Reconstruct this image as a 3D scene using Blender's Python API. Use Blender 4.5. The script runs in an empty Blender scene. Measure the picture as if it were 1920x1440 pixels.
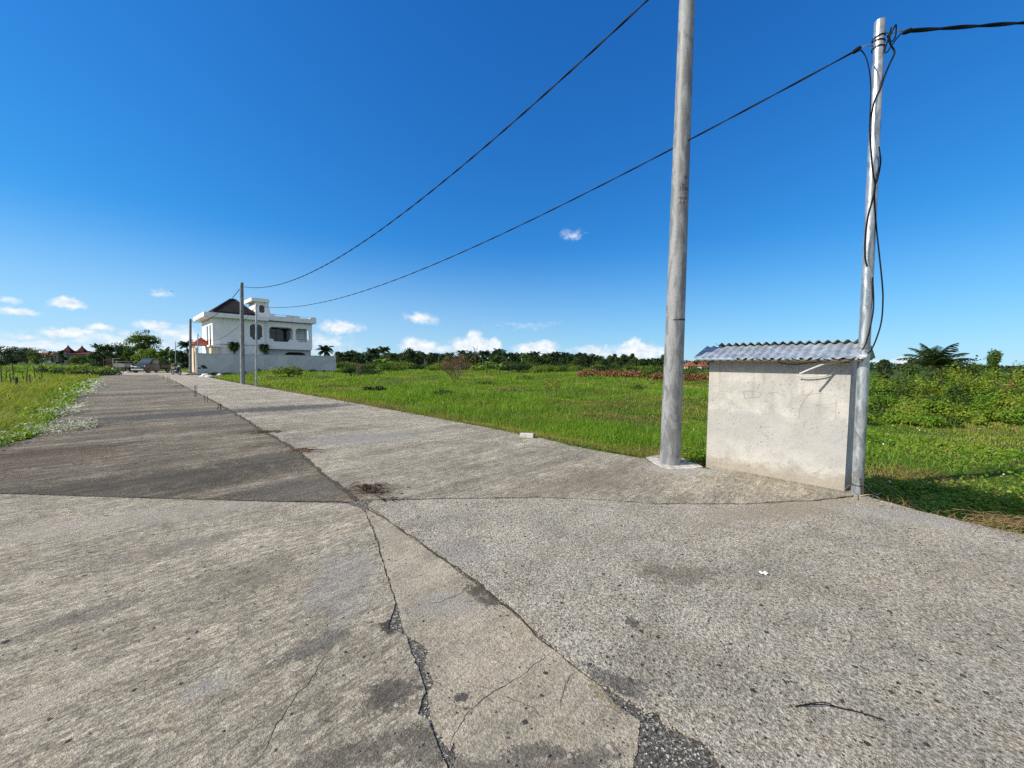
SKY_SAT = 1.12; SKY_STR = 0.10; EXPO = 0.45
SKY_TINT = (0.45, 0.80, 1.14); SH_A = 1.72; SH_K = 1.0
import bpy, bmesh, math, random
import numpy as np
from mathutils import Vector, Matrix, Euler
from mathutils.geometry import tessellate_polygon
random.seed(7); rng = np.random.default_rng(11)
S = bpy.context.scene; C = S.collection; R = math.radians

# ------------------------------------------------------------------ camera
F = 721.0; CX, CY = 960.0, 720.0; CAMH = 1.6
cd = bpy.data.cameras.new("camera"); cam = bpy.data.objects.new("camera", cd); C.objects.link(cam)
cd.sensor_width = 36; cd.sensor_fit = 'HORIZONTAL'; cd.lens = 36 * F / 1920; cd.clip_start = 0.05; cd.clip_end = 12000
CR = Euler((R(90 - 3.02), 0, 0)).to_matrix() @ Matrix.Rotation(0.0105, 3, 'Z')
cam.matrix_world = Matrix.Translation((0, 0, CAMH)) @ CR.to_4x4()
S.camera = cam
EYE = Vector((0, 0, CAMH))
def ray(px, py):
    return (CR @ Vector(((px - CX) / F, -(py - CY) / F, -1.0))).normalized()
def G(px, py, z=0.0):                    # point of the level z seen at a pixel
    d = ray(px, py); t = (z - CAMH) / d.z; return EYE + d * t
def D(px, py, Y):                        # point at depth Y seen at a pixel
    d = ray(px, py); return EYE + d * (Y / d.y)
def PL(px, py, P, n):                    # point of the plane (P, n) seen at a pixel
    d = ray(px, py); return EYE + d * ((P - EYE).dot(n) / d.dot(n))
def hor(px):                             # pixel row of the horizon
    return 681.9 + 0.0105 * (px - 960)
def XY(px, Y):                           # x for a pixel column near the horizon
    return D(px, hor(px), Y).x

A = Vector((-0.7145, 0.6996, 0))         # along the road, away
B = Vector((0.6996, 0.7145, 0))          # across the road, to the right
Z = Vector((0, 0, 1))

# ------------------------------------------------------------------ object helpers
def tag(o, label=None, cat=None, group=None, kind=None):
    if label: o['label'] = label
    if cat: o['category'] = cat
    if group: o['group'] = group
    if kind: o['kind'] = kind
    return o
def thing(name, label, cat, loc=(0, 0, 0), rz=0, group=None):
    o = bpy.data.objects.new(name, None); o.empty_display_size = 0.2; C.objects.link(o)
    o.location = loc; o.rotation_euler = (0, 0, rz)
    return tag(o, label, cat, group)
def mesh_np(name, V, Q=None, T=None, smooth=False):
    V = np.asarray(V, dtype=np.float32).reshape(-1, 3)
    me = bpy.data.meshes.new(name)
    Q = np.zeros((0, 4), np.int32) if Q is None else np.asarray(Q, np.int32).reshape(-1, 4)
    T = np.zeros((0, 3), np.int32) if T is None else np.asarray(T, np.int32).reshape(-1, 3)
    nl = Q.size + T.size; npoly = len(Q) + len(T)
    me.vertices.add(len(V)); me.loops.add(nl); me.polygons.add(npoly)
    me.vertices.foreach_set("co", V.ravel())
    me.loops.foreach_set("vertex_index", np.concatenate([Q.ravel(), T.ravel()]))
    st = np.concatenate([np.arange(len(Q)) * 4, Q.size + np.arange(len(T)) * 3]).astype(np.int32)
    me.polygons.foreach_set("loop_start", st)
    me.polygons.foreach_set("use_smooth", np.full(npoly, smooth, dtype=bool))
    me.update(calc_edges=True)
    return me
def link(name, me, mat, parent=None, label=None, cat=None, group=None, kind=None, loc=None):
    o = bpy.data.objects.new(name, me); C.objects.link(o)
    if mat:
        for m in (mat if isinstance(mat, (list, tuple)) else [mat]): me.materials.append(m)
    if parent: o.parent = parent
    if loc is not None: o.location = loc
    return tag(o, label, cat, group, kind)
class MB:
    """collects shapes, then links them as one mesh object"""
    def __init__(s): s.v = []; s.f = []; s.m = []
    def add(s, v, f, mi=0):
        n = len(s.v); s.v += [tuple(p) for p in v]; s.f += [tuple(i + n for i in q) for q in f]; s.m += [mi] * len(f); return s
    def box(s, lo, hi, mi=0, M=None):
        (a, b, c), (d, e, f) = lo, hi
        v = [Vector(p) for p in ((a,b,c),(d,b,c),(d,e,c),(a,e,c),(a,b,f),(d,b,f),(d,e,f),(a,e,f))]
        if M is not None: v = [M @ p for p in v]
        return s.add(v, [(0,3,2,1),(4,5,6,7),(0,1,5,4),(1,2,6,5),(2,3,7,6),(3,0,4,7)], mi)
    def tube(s, pts, r, n=8, mi=0, cap=True):
        pts = [Vector(p) for p in pts]
        rs = r if isinstance(r, (list, tuple)) else [r] * len(pts)
        v = []; f = []; up = None
        for i, p in enumerate(pts):
            t = (pts[min(i + 1, len(pts) - 1)] - pts[max(i - 1, 0)]).normalized()
            if up is None:
                up = Vector((1, 0, 0)) if abs(t.x) < 0.8 else Vector((0, 1, 0))
            x = (up - t * up.dot(t)).normalized(); y = t.cross(x); up = x
            for k in range(n):
                a = 2 * math.pi * k / n
                v.append(p + (x * math.cos(a) + y * math.sin(a)) * rs[i])
        for i in range(len(pts) - 1):
            for k in range(n):
                f.append((i*n+k, i*n+(k+1) % n, (i+1)*n+(k+1) % n, (i+1)*n+k))
        if cap:
            f.append(tuple(range(n))[::-1]); f.append(tuple((len(pts)-1)*n + k for k in range(n)))
        return s.add(v, f, mi)
    def prism(s, poly, z0, z1, mi=0):           # flat outline (x, y) raised from z0 to z1
        n = len(poly); v = [(p[0], p[1], z0) for p in poly] + [(p[0], p[1], z1) for p in poly]
        tri = tessellate_polygon([[Vector((p[0], p[1], 0)) for p in poly]])
        f = []
        for t in tri:
            a, b, c = t
            nz = (poly[b][0]-poly[a][0])*(poly[c][1]-poly[a][1]) - (poly[b][1]-poly[a][1])*(poly[c][0]-poly[a][0])
            if nz < 0: a, b, c = a, c, b
            f.append((a+n, b+n, c+n)); f.append((c, b, a))
        area = sum(poly[i][0]*poly[(i+1) % n][1] - poly[(i+1) % n][0]*poly[i][1] for i in range(n))
        for i in range(n):
            j = (i + 1) % n
            f.append((i, j, j+n, i+n) if area > 0 else (j, i, i+n, j+n))
        return s.add(v, f, mi)
    def lathe(s, prof, n=16, mi=0, M=None):
        v = []; f = []
        for r_, z_ in prof:
            for k in range(n):
                a = 2*math.pi*k/n; p = Vector((r_*math.cos(a), r_*math.sin(a), z_)); v.append(M @ p if M is not None else p)
        for i in range(len(prof)-1):
            for k in range(n): f.append((i*n+k, i*n+(k+1) % n, (i+1)*n+(k+1) % n, (i+1)*n+k))
        f.append(tuple(range(n))[::-1]); f.append(tuple((len(prof)-1)*n+k for k in range(n)))
        return s.add(v, f, mi)
    def mesh(s, name, smooth=False, origin=(0, 0, 0), bevel=0, ang=None):
        me = bpy.data.meshes.new(name); o = Vector(origin)
        me.from_pydata([tuple(Vector(p) - o) for p in s.v], [], s.f)
        for p, m in zip(me.polygons, s.m): p.material_index = m; p.use_smooth = smooth
        if bevel:
            bm = bmesh.new(); bm.from_mesh(me); bmesh.ops.remove_doubles(bm, verts=bm.verts, dist=1e-5); bmesh.ops.recalc_face_normals(bm, faces=bm.faces)
            bmesh.ops.bevel(bm, geom=[e for e in bm.edges if len(e.link_faces) == 2 and e.calc_face_angle(0) > 0.5], offset=bevel, segments=2, affect='EDGES')
            bm.to_mesh(me); bm.free()
        if smooth and ang is not None and hasattr(me, "set_sharp_from_angle"): me.set_sharp_from_angle(angle=ang)
        me.update(); return me
    def build(s, name, mat, parent=None, smooth=False, origin=(0, 0, 0), bevel=0, ang=0.7, **kw):
        return link(name, s.mesh(name, smooth, origin, bevel, ang), mat, parent, **kw)
def copy_tree(o, parent=None):
    c = o.copy(); C.objects.link(c)
    if parent is not None: c.parent = parent
    for ch in list(o.children): copy_tree(ch, c)
    return c

# ------------------------------------------------------------------ noise in numpy
def _h(i, j, s):
    n = (i.astype(np.int64) * 374761393 + j.astype(np.int64) * 668265263 + s * 982451653) & 0x7fffffff
    n = ((n ^ (n >> 13)) * 1274126177) & 0x7fffffff
    return ((n ^ (n >> 16)) & 0xffff) / 65535.0
def vnoise(x, y, s=0):
    x = np.asarray(x, float); y = np.asarray(y, float)
    i = np.floor(x); j = np.floor(y); u = x - i; v = y - j
    u = u*u*(3-2*u); v = v*v*(3-2*v); i = i.astype(np.int64); j = j.astype(np.int64)
    return (_h(i, j, s)*(1-u) + _h(i+1, j, s)*u)*(1-v) + (_h(i, j+1, s)*(1-u) + _h(i+1, j+1, s)*u)*v
def fbm(x, y, s=0, o=4):
    r = 0; a = 0.5; t = 0
    for k in range(o):
        r = r + a * vnoise(x * 2**k, y * 2**k, s + k); t += a; a *= 0.5
    return r / t
def sst(a, b, x):
    t = np.clip((x - a) / (b - a), 0, 1); return t*t*(3-2*t)

# ------------------------------------------------------------------ material helper
class NT:
    def __init__(s, name):
        s.mat = bpy.data.materials.new(name); s.mat.use_nodes = True; s.t = s.mat.node_tree; s.t.nodes.clear()
        s.out = s.n('ShaderNodeOutputMaterial')
    def n(s, typ, **kw):
        x = s.t.nodes.new(typ)
        for k, v in kw.items(): setattr(x, k, v)
        return x
    def put(s, sock, v):
        if v is None: return
        if isinstance(v, bpy.types.NodeSocket): s.t.links.new(v, sock)
        elif isinstance(v, (tuple, list)) and len(v) == 3 and sock.type == 'RGBA': sock.default_value = (*v, 1)
        else: sock.default_value = v
    def coord(s, which='Object'): return s.n('ShaderNodeTexCoord').outputs[which]
    def map(s, vec, rot=(0, 0, 0), scale=(1, 1, 1), loc=(0, 0, 0)):
        m = s.n('ShaderNodeMapping'); s.put(m.inputs['Vector'], vec); m.inputs['Rotation'].default_value = rot
        m.inputs['Scale'].default_value = scale; m.inputs['Location'].default_value = loc; return m.outputs[0]
    def noise(s, vec, scale, detail=4, rough=0.55, dist=0.0, col=False):
        m = s.n('ShaderNodeTexNoise'); s.put(m.inputs['Vector'], vec); m.inputs['Scale'].default_value = scale
        m.inputs['Detail'].default_value = detail; m.inputs['Roughness'].default_value = rough; m.inputs['Distortion'].default_value = dist
        return m.outputs['Color' if col else 'Fac']
    def voro(s, vec, scale, out='Distance', feat='F1', rand=1.0):
        m = s.n('ShaderNodeTexVoronoi', feature=feat); s.put(m.inputs['Vector'], vec); m.inputs['Scale'].default_value = scale
        m.inputs['Randomness'].default_value = rand; return m.outputs[out]
    def math(s, op, a, b=0.0, c=0.0, clamp=False):
        m = s.n('ShaderNodeMath', operation=op, use_clamp=clamp); s.put(m.inputs[0], a); s.put(m.inputs[1], b); s.put(m.inputs[2], c); return m.outputs[0]
    def step(s, x, a, b, lo=0.0, hi=1.0):
        m = s.n('ShaderNodeMapRange', interpolation_type='SMOOTHSTEP'); s.put(m.inputs[0], x)
        m.inputs[1].default_value = a; m.inputs[2].default_value = b; m.inputs[3].default_value = lo; m.inputs[4].default_value = hi; return m.outputs[0]
    def mix(s, f, a, b, mode='MIX'):
        m = s.n('ShaderNodeMix', data_type='RGBA', blend_type=mode); s.put(m.inputs[0], f); s.put(m.inputs[6], a); s.put(m.inputs[7], b); return m.outputs[2]
    def ramp(s, f, stops):
        m = s.n('ShaderNodeValToRGB'); s.put(m.inputs[0], f); e = m.color_ramp.elements
        while len(e) < len(stops): e.new(0.5)
        for k, (p, c) in enumerate(stops): e[k].position = p; e[k].color = (*c, 1)
        return m.outputs[0]
    def bump(s, h, strength=0.5, dist=0.01, normal=None):
        m = s.n('ShaderNodeBump'); s.put(m.inputs['Height'], h); m.inputs['Strength'].default_value = strength
        m.inputs['Distance'].default_value = dist
        if normal is not None: s.put(m.inputs['Normal'], normal)
        return m.outputs[0]
    def sep(s, vec):
        m = s.n('ShaderNodeSeparateXYZ'); s.put(m.inputs[0], vec); return m.outputs
    def pbr(s, col, rough=0.8, metal=0.0, normal=None, spec=None, **kw):
        p = s.n('ShaderNodeBsdfPrincipled'); s.put(p.inputs['Base Color'], col); s.put(p.inputs['Roughness'], rough); s.put(p.inputs['Metallic'], metal)
        if normal is not None: s.put(p.inputs['Normal'], normal)
        if spec is not None: s.put(p.inputs['Specular IOR Level'], spec)
        for k, v in kw.items(): s.put(p.inputs[k], v)
        s.t.links.new(p.outputs[0], s.out.inputs[0]); return s.mat
def simple(name, col, rough=0.7, metal=0.0, var=0.12, scale=6.0, bump=0.0, spec=None):
    m = NT(name); c = m.coord(); n = m.noise(c, scale, 5)
    f = m.step(n, 0.3, 0.7)
    cc = m.mix(f, tuple(x*(1-var) for x in col), tuple(min(1, x*(1+var)) for x in col))
    nb = m.bump(m.noise(c, scale*6, 3), bump, 0.01) if bump else None
    return m.pbr(cc, rough, metal, nb, spec)
def foliage(name, cols, scale=0.5, trans=0.35, rough=0.6, world=True, spread=0.35):
    """leaf surface: colour varies leaf by leaf and in patches; part of the light passes through"""
    m = NT(name)
    geo = m.n('ShaderNodeNewGeometry')
    pos = geo.outputs['Position'] if world else m.coord()
    nz = m.noise(pos, scale, 3, 0.6)
    rnd = geo.outputs['Random Per Island']
    f = m.math('ADD', m.math('MULTIPLY', m.step(nz, 0.3, 0.7), 1 - spread), m.math('MULTIPLY', rnd, spread))
    k = len(cols); col = m.ramp(f, [(i / max(1, k - 1), c) for i, c in enumerate(cols)])
    dif = m.n('ShaderNodeBsdfPrincipled'); m.put(dif.inputs['Base Color'], col); dif.inputs['Roughness'].default_value = rough
    dif.inputs['Specular IOR Level'].default_value = 0.25
    tr = m.n('ShaderNodeBsdfTranslucent')
    tc = m.mix(0.75, col, (1.0, 1.0, 0.32), 'MULTIPLY'); tc2 = m.mix(1.0, tc, (2.0, 2.0, 2.0), 'MULTIPLY'); m.put(tr.inputs[0], tc2)
    mx = m.n('ShaderNodeMixShader'); mx.inputs[0].default_value = trans
    m.t.links.new(dif.outputs[0], mx.inputs[1]); m.t.links.new(tr.outputs[0], mx.inputs[2]); m.t.links.new(mx.outputs[0], m.out.inputs[0])
    return m.mat
# ------------------------------------------------------------------ light
SUN_AZ = Vector((-0.975, -0.225, 0)).normalized(); SUN_EL = R(34)
sdir = SUN_AZ * math.cos(SUN_EL) + Z * math.sin(SUN_EL)
sl = bpy.data.lights.new("sun", 'SUN'); sl.energy = 4.6; sl.angle = R(0.53); sl.color = (1.0, 0.91, 0.76)
so = bpy.data.objects.new("sun", sl); C.objects.link(so); so.rotation_euler = sdir.to_track_quat('Z', 'Y').to_euler(); so.location = sdir * 60
w = bpy.data.worlds.new("World"); S.world = w; w.use_nodes = True
class WT(NT):
    def __init__(s, tree): s.t = tree; s.t.nodes.clear(); s.out = s.n('ShaderNodeOutputWorld')
W = WT(w.node_tree)
sky = W.n('ShaderNodeTexSky', sky_type='NISHITA'); sky.sun_disc = False; sky.sun_elevation = SUN_EL
sky.sun_rotation = math.atan2(sdir.x, sdir.y); sky.air_density = 1.0; sky.dust_density = 0.05; sky.ozone_density = 10.0; sky.altitude = 0
hs = W.n('ShaderNodeHueSaturation'); hs.inputs['Saturation'].default_value = SKY_SAT; hs.inputs['Value'].default_value = 1.0
W.put(hs.inputs['Color'], sky.outputs[0])
gm = W.n('ShaderNodeGamma'); gm.inputs[1].default_value = 1.0; W.put(gm.inputs[0], hs.outputs[0])
tint = W.mix(1.0, gm.outputs[0], SKY_TINT, 'MULTIPLY')
def vop(op, a, b=None):                  # deep tropical blue: roll the bright band at the horizon off
    m = W.n('ShaderNodeVectorMath', operation=op); W.put(m.inputs[0], a)
    if b is not None: W.put(m.inputs[1], b)
    return m.outputs[0]
u_ = 0.125
num = vop('MULTIPLY', tint, (SH_A,) * 3); den = vop('ADD', vop('MULTIPLY', tint, (u_ * SH_K,) * 3), (1, 1, 1))
skyc = vop('DIVIDE', num, den)
# pale haze low over the land, a little deeper on the sunward side
dv0 = W.coord('Generated'); s0 = W.sep(dv0)
hzf = W.math('MULTIPLY', W.step(s0[2], 0.30, 0.0), W.step(s0[0], 0.75, -0.75, 0.22, 0.50))
skyc = W.mix(hzf, skyc, (4.6, 6.1, 7.4))
# cumulus far off, placed by bearing and height above the horizon
dirv = W.coord('Generated'); sx = W.sep(dirv)
az = W.math('ARCTAN2', sx[0], sx[1]); el = W.math('ARCSINE', sx[2])
cv = W.n('ShaderNodeCombineXYZ'); W.put(cv.inputs[0], az); W.put(cv.inputs[1], el); ae = cv.outputs[0]
CL = [ # pixel x, y, half width, half height, density
 (32,583,46,9,1.0),(130,573,40,10,.95),(12,563,40,7,.5),(135,622,66,12,1.0),(190,616,36,9,.8),(45,633,36,9,.6),(288,608,40,12,.85),(325,622,44,14,.6),(352,634,30,20,.7),
 (250,640,170,26,.5),(640,614,48,15,.85),(608,640,60,20,.45),(790,597,38,13,.7),(788,650,46,17,1.0),(830,655,30,10,.6),(885,648,52,20,1.15),(889,632,17,18,1.3),(926,648,18,16,1.2),
 (1005,656,52,17,1.1),(1020,650,26,14,1.1),(1195,660,60,22,1.1),(1185,648,26,18,1.15),(1120,660,64,16,.65),(1245,662,40,14,.6),(1690,674,30,8,.7),(1640,676,40,6,.4),(1072,438,26,12,.42),(300,552,30,8,.35),(990,610,60,8,.18),(60,652,260,34,.42),(480,655,240,24,.4),(1440,676,120,10,.3)]
acc = None
wob = W.noise(ae, 26.0, 6, 0.62, 0.3, col=True)
wv = W.n('ShaderNodeVectorMath', operation='SCALE'); wsub = W.n('ShaderNodeVectorMath', operation='SUBTRACT')
W.put(wsub.inputs[0], wob); wsub.inputs[1].default_value = (.5, .5, .5); W.put(wv.inputs[0], wsub.outputs[0]); wv.inputs['Scale'].default_value = 0.034
aw = W.n('ShaderNodeVectorMath', operation='ADD'); W.put(aw.inputs[0], ae); W.put(aw.inputs[1], wv.outputs[0]); aw = aw.outputs[0]
for (px, py, sw, sh, den) in CL:
    d0 = ray(px, py); d1 = ray(px + sw, py); d2 = ray(px, py - sh)
    a0 = math.atan2(d0.x, d0.y); e0 = math.asin(d0.z); sa = abs(math.atan2(d1.x, d1.y) - a0); se = abs(math.asin(d2.z) - e0)
    sb = W.n('ShaderNodeVectorMath', operation='SUBTRACT'); W.put(sb.inputs[0], aw); sb.inputs[1].default_value = (a0, e0, 0)
    ml = W.n('ShaderNodeVectorMath', operation='MULTIPLY'); W.put(ml.inputs[0], sb.outputs[0]); ml.inputs[1].default_value = (1/sa, 1/se, 0)
    ln = W.n('ShaderNodeVectorMath', operation='LENGTH'); W.put(ln.inputs[0], ml.outputs[0])
    m = W.math('MULTIPLY', W.math('SUBTRACT', 1.0, ln.outputs['Value']), den)
    acc = m if acc is None else W.math('MAXIMUM', acc, m)
cn = W.noise(W.map(ae, scale=(1, 1.5, 1)), 60.0, 6, 0.62)
fld = W.math('ADD', acc, W.math('MULTIPLY', W.math('SUBTRACT', cn, 0.5), 0.75))
alpha = W.math('MULTIPLY', W.step(fld, -0.06, 0.64), 0.88)
cc = W.ramp(W.noise(W.map(ae, scale=(1, 1.6, 1)), 48.0, 5, 0.6), [(0.3, (5.2, 5.8, 6.6)), (0.62, (7.9, 7.9, 7.9))])
final = W.mix(alpha, skyc, cc)
# unseen bright cloud bank, added behind the camera as neutral fill for shaded walls
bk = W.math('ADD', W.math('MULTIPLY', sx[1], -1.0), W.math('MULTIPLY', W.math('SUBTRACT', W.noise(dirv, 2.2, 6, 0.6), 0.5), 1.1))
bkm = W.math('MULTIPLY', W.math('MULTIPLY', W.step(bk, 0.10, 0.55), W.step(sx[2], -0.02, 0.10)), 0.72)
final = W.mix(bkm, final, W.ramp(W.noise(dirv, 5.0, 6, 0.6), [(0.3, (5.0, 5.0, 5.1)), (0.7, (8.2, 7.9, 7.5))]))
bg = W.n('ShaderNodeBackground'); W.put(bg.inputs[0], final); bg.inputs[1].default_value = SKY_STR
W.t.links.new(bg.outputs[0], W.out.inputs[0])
S.view_settings.view_transform = 'Standard'; S.view_settings.look = 'None'; S.view_settings.exposure = EXPO; S.view_settings.gamma = 1.0
S.view_settings.use_curve_mapping = False
S.cycles.max_bounces = 6; S.cycles.diffuse_bounces = 3; S.cycles.transmission_bounces = 4; S.cycles.transparent_max_bounces = 4
S.cycles.use_denoising = False
# ------------------------------------------------------------------ ground frame
P_POLE = G(1261, 871); P_RPOLE = G(1607, 927)
VR = (G(1000, 817).dot(B) + G(770, 774).dot(B) + P_POLE.dot(B)) / 3      # right edge of the road
VL = G(60, 822).dot(B)                                                    # left edge
VJ = G(490, 805).dot(B)                                                   # joint between the two lanes
CORNER = G(1640, 935)
RIM = [G(*p) for p in ((1600, 921), (1640, 935), (1720, 957), (1800, 976), (1920, 1003), (2080, 1046))]
RIM.append(RIM[-1] + Vector((0.6, -3.5, 0))); RIM.append(RIM[-1] + Vector((1.5, -6, 0)))
UC = CORNER.dot(A)
def rim_x(y):                                      # x of the paving's right rim on the side street
    ys = np.array([p.y for p in RIM][::-1]); xs = np.array([p.x for p in RIM][::-1])
    return np.interp(y, ys, xs)
def off_road(x, y):
    """metres outside the paving: (right side, left side)"""
    u = x*A.x + y*A.y; v = x*B.x + y*B.y
    dr = np.where(y > CORNER.y, v - VR, np.maximum(x - rim_x(y), -5) * 0.9)
    dr = np.where((y <= CORNER.y), np.minimum(dr, 50), dr)
    dl = np.where(u > 1.0, VL - v - np.maximum(0, 12.5 - u)*0.30, -1.0)
    return dr, dl
def height(x, y):
    x = np.asarray(x, float); y = np.asarray(y, float)
    dr, dl = off_road(x, y); r = np.hypot(x, y)
    east = sst(0.45, 0.75, x / np.maximum(r, 1e-3))
    m = (fbm(x*0.22, y*0.22, 3, 4) - 0.5)
    drop = 0.20 + 0.42 * east
    zr = -0.03 - drop * ((1-east)*sst(0.02, 1.6, dr) + east*sst(0.0, .40, dr)) - .12*east*sst(.3,1.2,dr)*sst(4.5,2.5,dr) + m * 0.75 * sst(1.0, 7, dr) * (1 - 0.5*east)
    zr = zr + (fbm(x*0.75, y*0.75, 8, 3) - .5) * 0.42 * sst(.6, 3, dr) * (1-.5*east)
    zr = zr + 0.25 * sst(25, 60, r) * (1-east) * sst(1, 7, dr)
    zl = -0.03 - 0.10 * sst(0.0, 1.5, dl) + m * 0.4 * sst(1.0, 6, dl)
    z = np.where(dr > 0, zr, np.where(dl > 0, zl, -0.16))
    far = sst(90, 200, r); return z * (1 - far) + far * (-0.3)
# terrain: one sheet of rings and spokes out to the horizon
NA = 420; rings = np.concatenate([np.linspace(0.5, 30, 150), np.geomspace(30.4, 9000, 90)])
# finer in front of the camera
th = np.concatenate([np.linspace(-math.pi, -1.15, 60, endpoint=False), np.linspace(-1.15, 1.15, 300, endpoint=False), np.linspace(1.15, math.pi, 60, endpoint=False)])
RR, TT = np.meshgrid(rings, th, indexing='ij'); X = RR*np.sin(TT); Y = RR*np.cos(TT); H = height(X, Y)
V = np.stack([X, Y, H], -1).reshape(-1, 3); n = len(th)
i, j = np.meshgrid(np.arange(len(rings)-1), np.arange(n), indexing='ij'); j2 = (j+1) % n
Q = np.stack([i*n+j, (i+1)*n+j, (i+1)*n+j2, i*n+j2], -1).reshape(-1, 4)[:, ::-1]
V = np.concatenate([V, [[0, 0, -0.16]]]); Tc = np.stack([np.full(n, len(V)-1), np.arange(n), (np.arange(n)+1) % n], -1)[:, ::-1]
m = NT("soil and turf"); c = m.coord()
n1 = m.noise(c, 0.35, 6, 0.6); n2 = m.noise(c, 9.0, 5, 0.65); n3 = m.noise(c, 60.0, 3)
g = m.ramp(m.math('ADD', m.math('MULTIPLY', n1, .6), m.math('MULTIPLY', n2, .4)), [(0.32, (0.060, 0.050, 0.018)), (0.46, (0.050, 0.078, 0.014)), (0.62, (0.075, 0.125, 0.018)), (0.8, (0.11, 0.14, 0.03))])
m_soil = m.pbr(g, 0.95, 0, m.bump(n3, 0.8, 0.02), 0.1)
link("ground", mesh_np("ground", V, Q, Tc, True), m_soil, kind='structure')

# ------------------------------------------------------------------ paving
ROTB = math.atan2(B.y, B.x)
def concrete(name, light, dark, brown, streak=0.6, pits=0.0, pit_scale=70, grain=1.0, bumpy=0.6, stain=None, pitcol=(0.035, 0.035, 0.034), chisel=0.5, lines=None, gscale=75, flake=0.5):
    tint_ = (1.085, 1.075, 0.99)
    light, dark, brown = [tuple(a_*b_ for a_, b_ in zip(q_, tint_)) for q_ in (light, dark, brown)]
    m = NT(name); c = m.coord()
    rt = m.map(c, rot=(0, 0, -ROTB))
    s1 = m.noise(m.map(rt, scale=(0.5, 7.0, 1.0)), 1.0, 8, 0.66, 0.5)      # broom marks run across the road
    s2 = m.noise(m.map(rt, scale=(2.2, 38.0, 1.0)), 1.0, 5, 0.65, 0.6)
    s3 = m.noise(m.map(rt, scale=(0.16, 1.5, 1.0)), 1.0, 7, 0.62, 0.4)
    ch = m.noise(m.map(rt, scale=(7.0, 24.0, 1.0)), 1.0, 7, 0.68, 0.6)
    big = m.noise(c, 0.6, 8, 0.66, 0.5); med = m.noise(c, 3.6, 8, 0.70, 0.4)
    fine = m.noise(c, gscale, 4, 0.72); mic = m.noise(c, gscale*2.6, 2, 0.6)
    D2 = tuple(x*0.42 for x in dark); L2 = tuple(min(1, x*1.38) for x in light)
    base = m.mix(m.step(big, 0.38, 0.62), dark, light)
    base = m.mix(m.math('MULTIPLY', m.step(med, 0.45, 0.62), 0.65), base, brown)
    fl = m.noise(m.map(rt, scale=(10.0, 22.0, 1.0)), 1.6, 6, 0.74, 1.2)
    gr = m.math('ADD', m.math('MULTIPLY', fine, 0.65), m.math('MULTIPLY', mic, 0.35))
    blot = m.noise(c, 1.6, 8, 0.74, 0.9)
    g = m.step(blot, 0.42, 0.64, 1.10, 0.84)
    def mod(x, a_, b_, lo, hi, k):
        """brightness swing about 1, scaled by k"""
        nonlocal g
        g = m.math('MULTIPLY', g, m.step(x, a_, b_, 1 + (hi-1)*k, 1 - (1-lo)*k))
    mod(s1, 0.40, 0.60, 0.45, 1.40, streak); mod(s3, 0.42, 0.60, 0.40, 1.42, streak*1.1); mod(s2, 0.38, 0.62, 0.62, 1.30, streak)
    mod(ch, 0.38, 0.62, 0.50, 1.38, chisel); mod(fl, 0.40, 0.60, 0.50, 1.35, flake); mod(gr, 0.41, 0.59, 0.52, 1.42, grain)
    base = m.mix(1.0, base, g, 'MULTIPLY')
    h = m.math('ADD', m.math('ADD', m.math('MULTIPLY', fl, -1.1*flake), m.math('MULTIPLY', ch, -0.9*chisel)), m.math('MULTIPLY', fine, -0.5 - 0.4*grain))
    h = m.math('ADD', h, m.math('ADD', m.math('MULTIPLY', s2, -0.3), m.math('MULTIPLY', med, 0.8)))
    if pits:
        wob = m.n('ShaderNodeVectorMath', operation='ADD'); m.put(wob.inputs[0], c)
        nc = m.n('ShaderNodeVectorMath', operation='SCALE'); m.put(nc.inputs[0], m.noise(c, 110, 3, 0.7, col=True)); nc.inputs['Scale'].default_value = 0.022
        m.put(wob.inputs[1], nc.outputs[0])
        pp = None
        for sc_, lim, amt, ch_ in ((pit_scale, 0.40, pits, 0), (pit_scale*0.33, 0.26, pits*0.5, 1)):
            vd = m.voro(wob.outputs[0], sc_); vc = m.sep(m.voro(wob.outputs[0], sc_, 'Color'))
            pit = m.math('LESS_THAN', vd, m.math('MULTIPLY', m.step(vc[ch_], 1.0 - amt, 1.0), lim))
            pp = pit if pp is None else m.math('MAXIMUM', pp, pit)
        base = m.mix(m.math('MULTIPLY', pp, 0.9), base, pitcol)
        h = m.math('SUBTRACT', h, m.math('MULTIPLY', pp, 0.8))
    gr2 = m.math('ADD', m.math('MULTIPLY', m.noise(c, 34, 5, 0.7), 0.6), m.math('MULTIPLY', mic, 0.4))
    sn = m.math('ADD', m.math('MULTIPLY', m.math('SUBTRACT', m.noise(c, 4.5, 6, 0.7), 0.5), 2.4), m.math('MULTIPLY', m.math('SUBTRACT', m.noise(c, 24, 5, 0.7), 0.5), 1.9))
    for (cx, cy, lx, ly, rot, colr, amt) in (stain or []):
        sb = m.n('ShaderNodeVectorMath', operation='SUBTRACT'); m.put(sb.inputs[0], c); sb.inputs[1].default_value = (cx, cy, 0)
        q = m.map(sb.outputs[0], rot=(0, 0, -rot)); q = m.map(q, scale=(1/lx, 1/ly, 0))
        ln = m.n('ShaderNodeVectorMath', operation='LENGTH'); m.put(ln.inputs[0], q)
        mk = m.step(m.math('ADD', ln.outputs['Value'], sn), 1.45, 0.35); sp = m.math('ADD', gr2, m.math('MULTIPLY', mk, 0.30))
        base = m.mix(m.math('MULTIPLY', m.math('MULTIPLY', m.step(sp, 0.60, 0.70), m.step(mk, 0.0, 0.25)), amt), base, m.mix(m.math('MULTIPLY', m.step(gr, 0.5, 0.6), 0.6), colr, tuple(x*0.5 for x in colr)))
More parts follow.
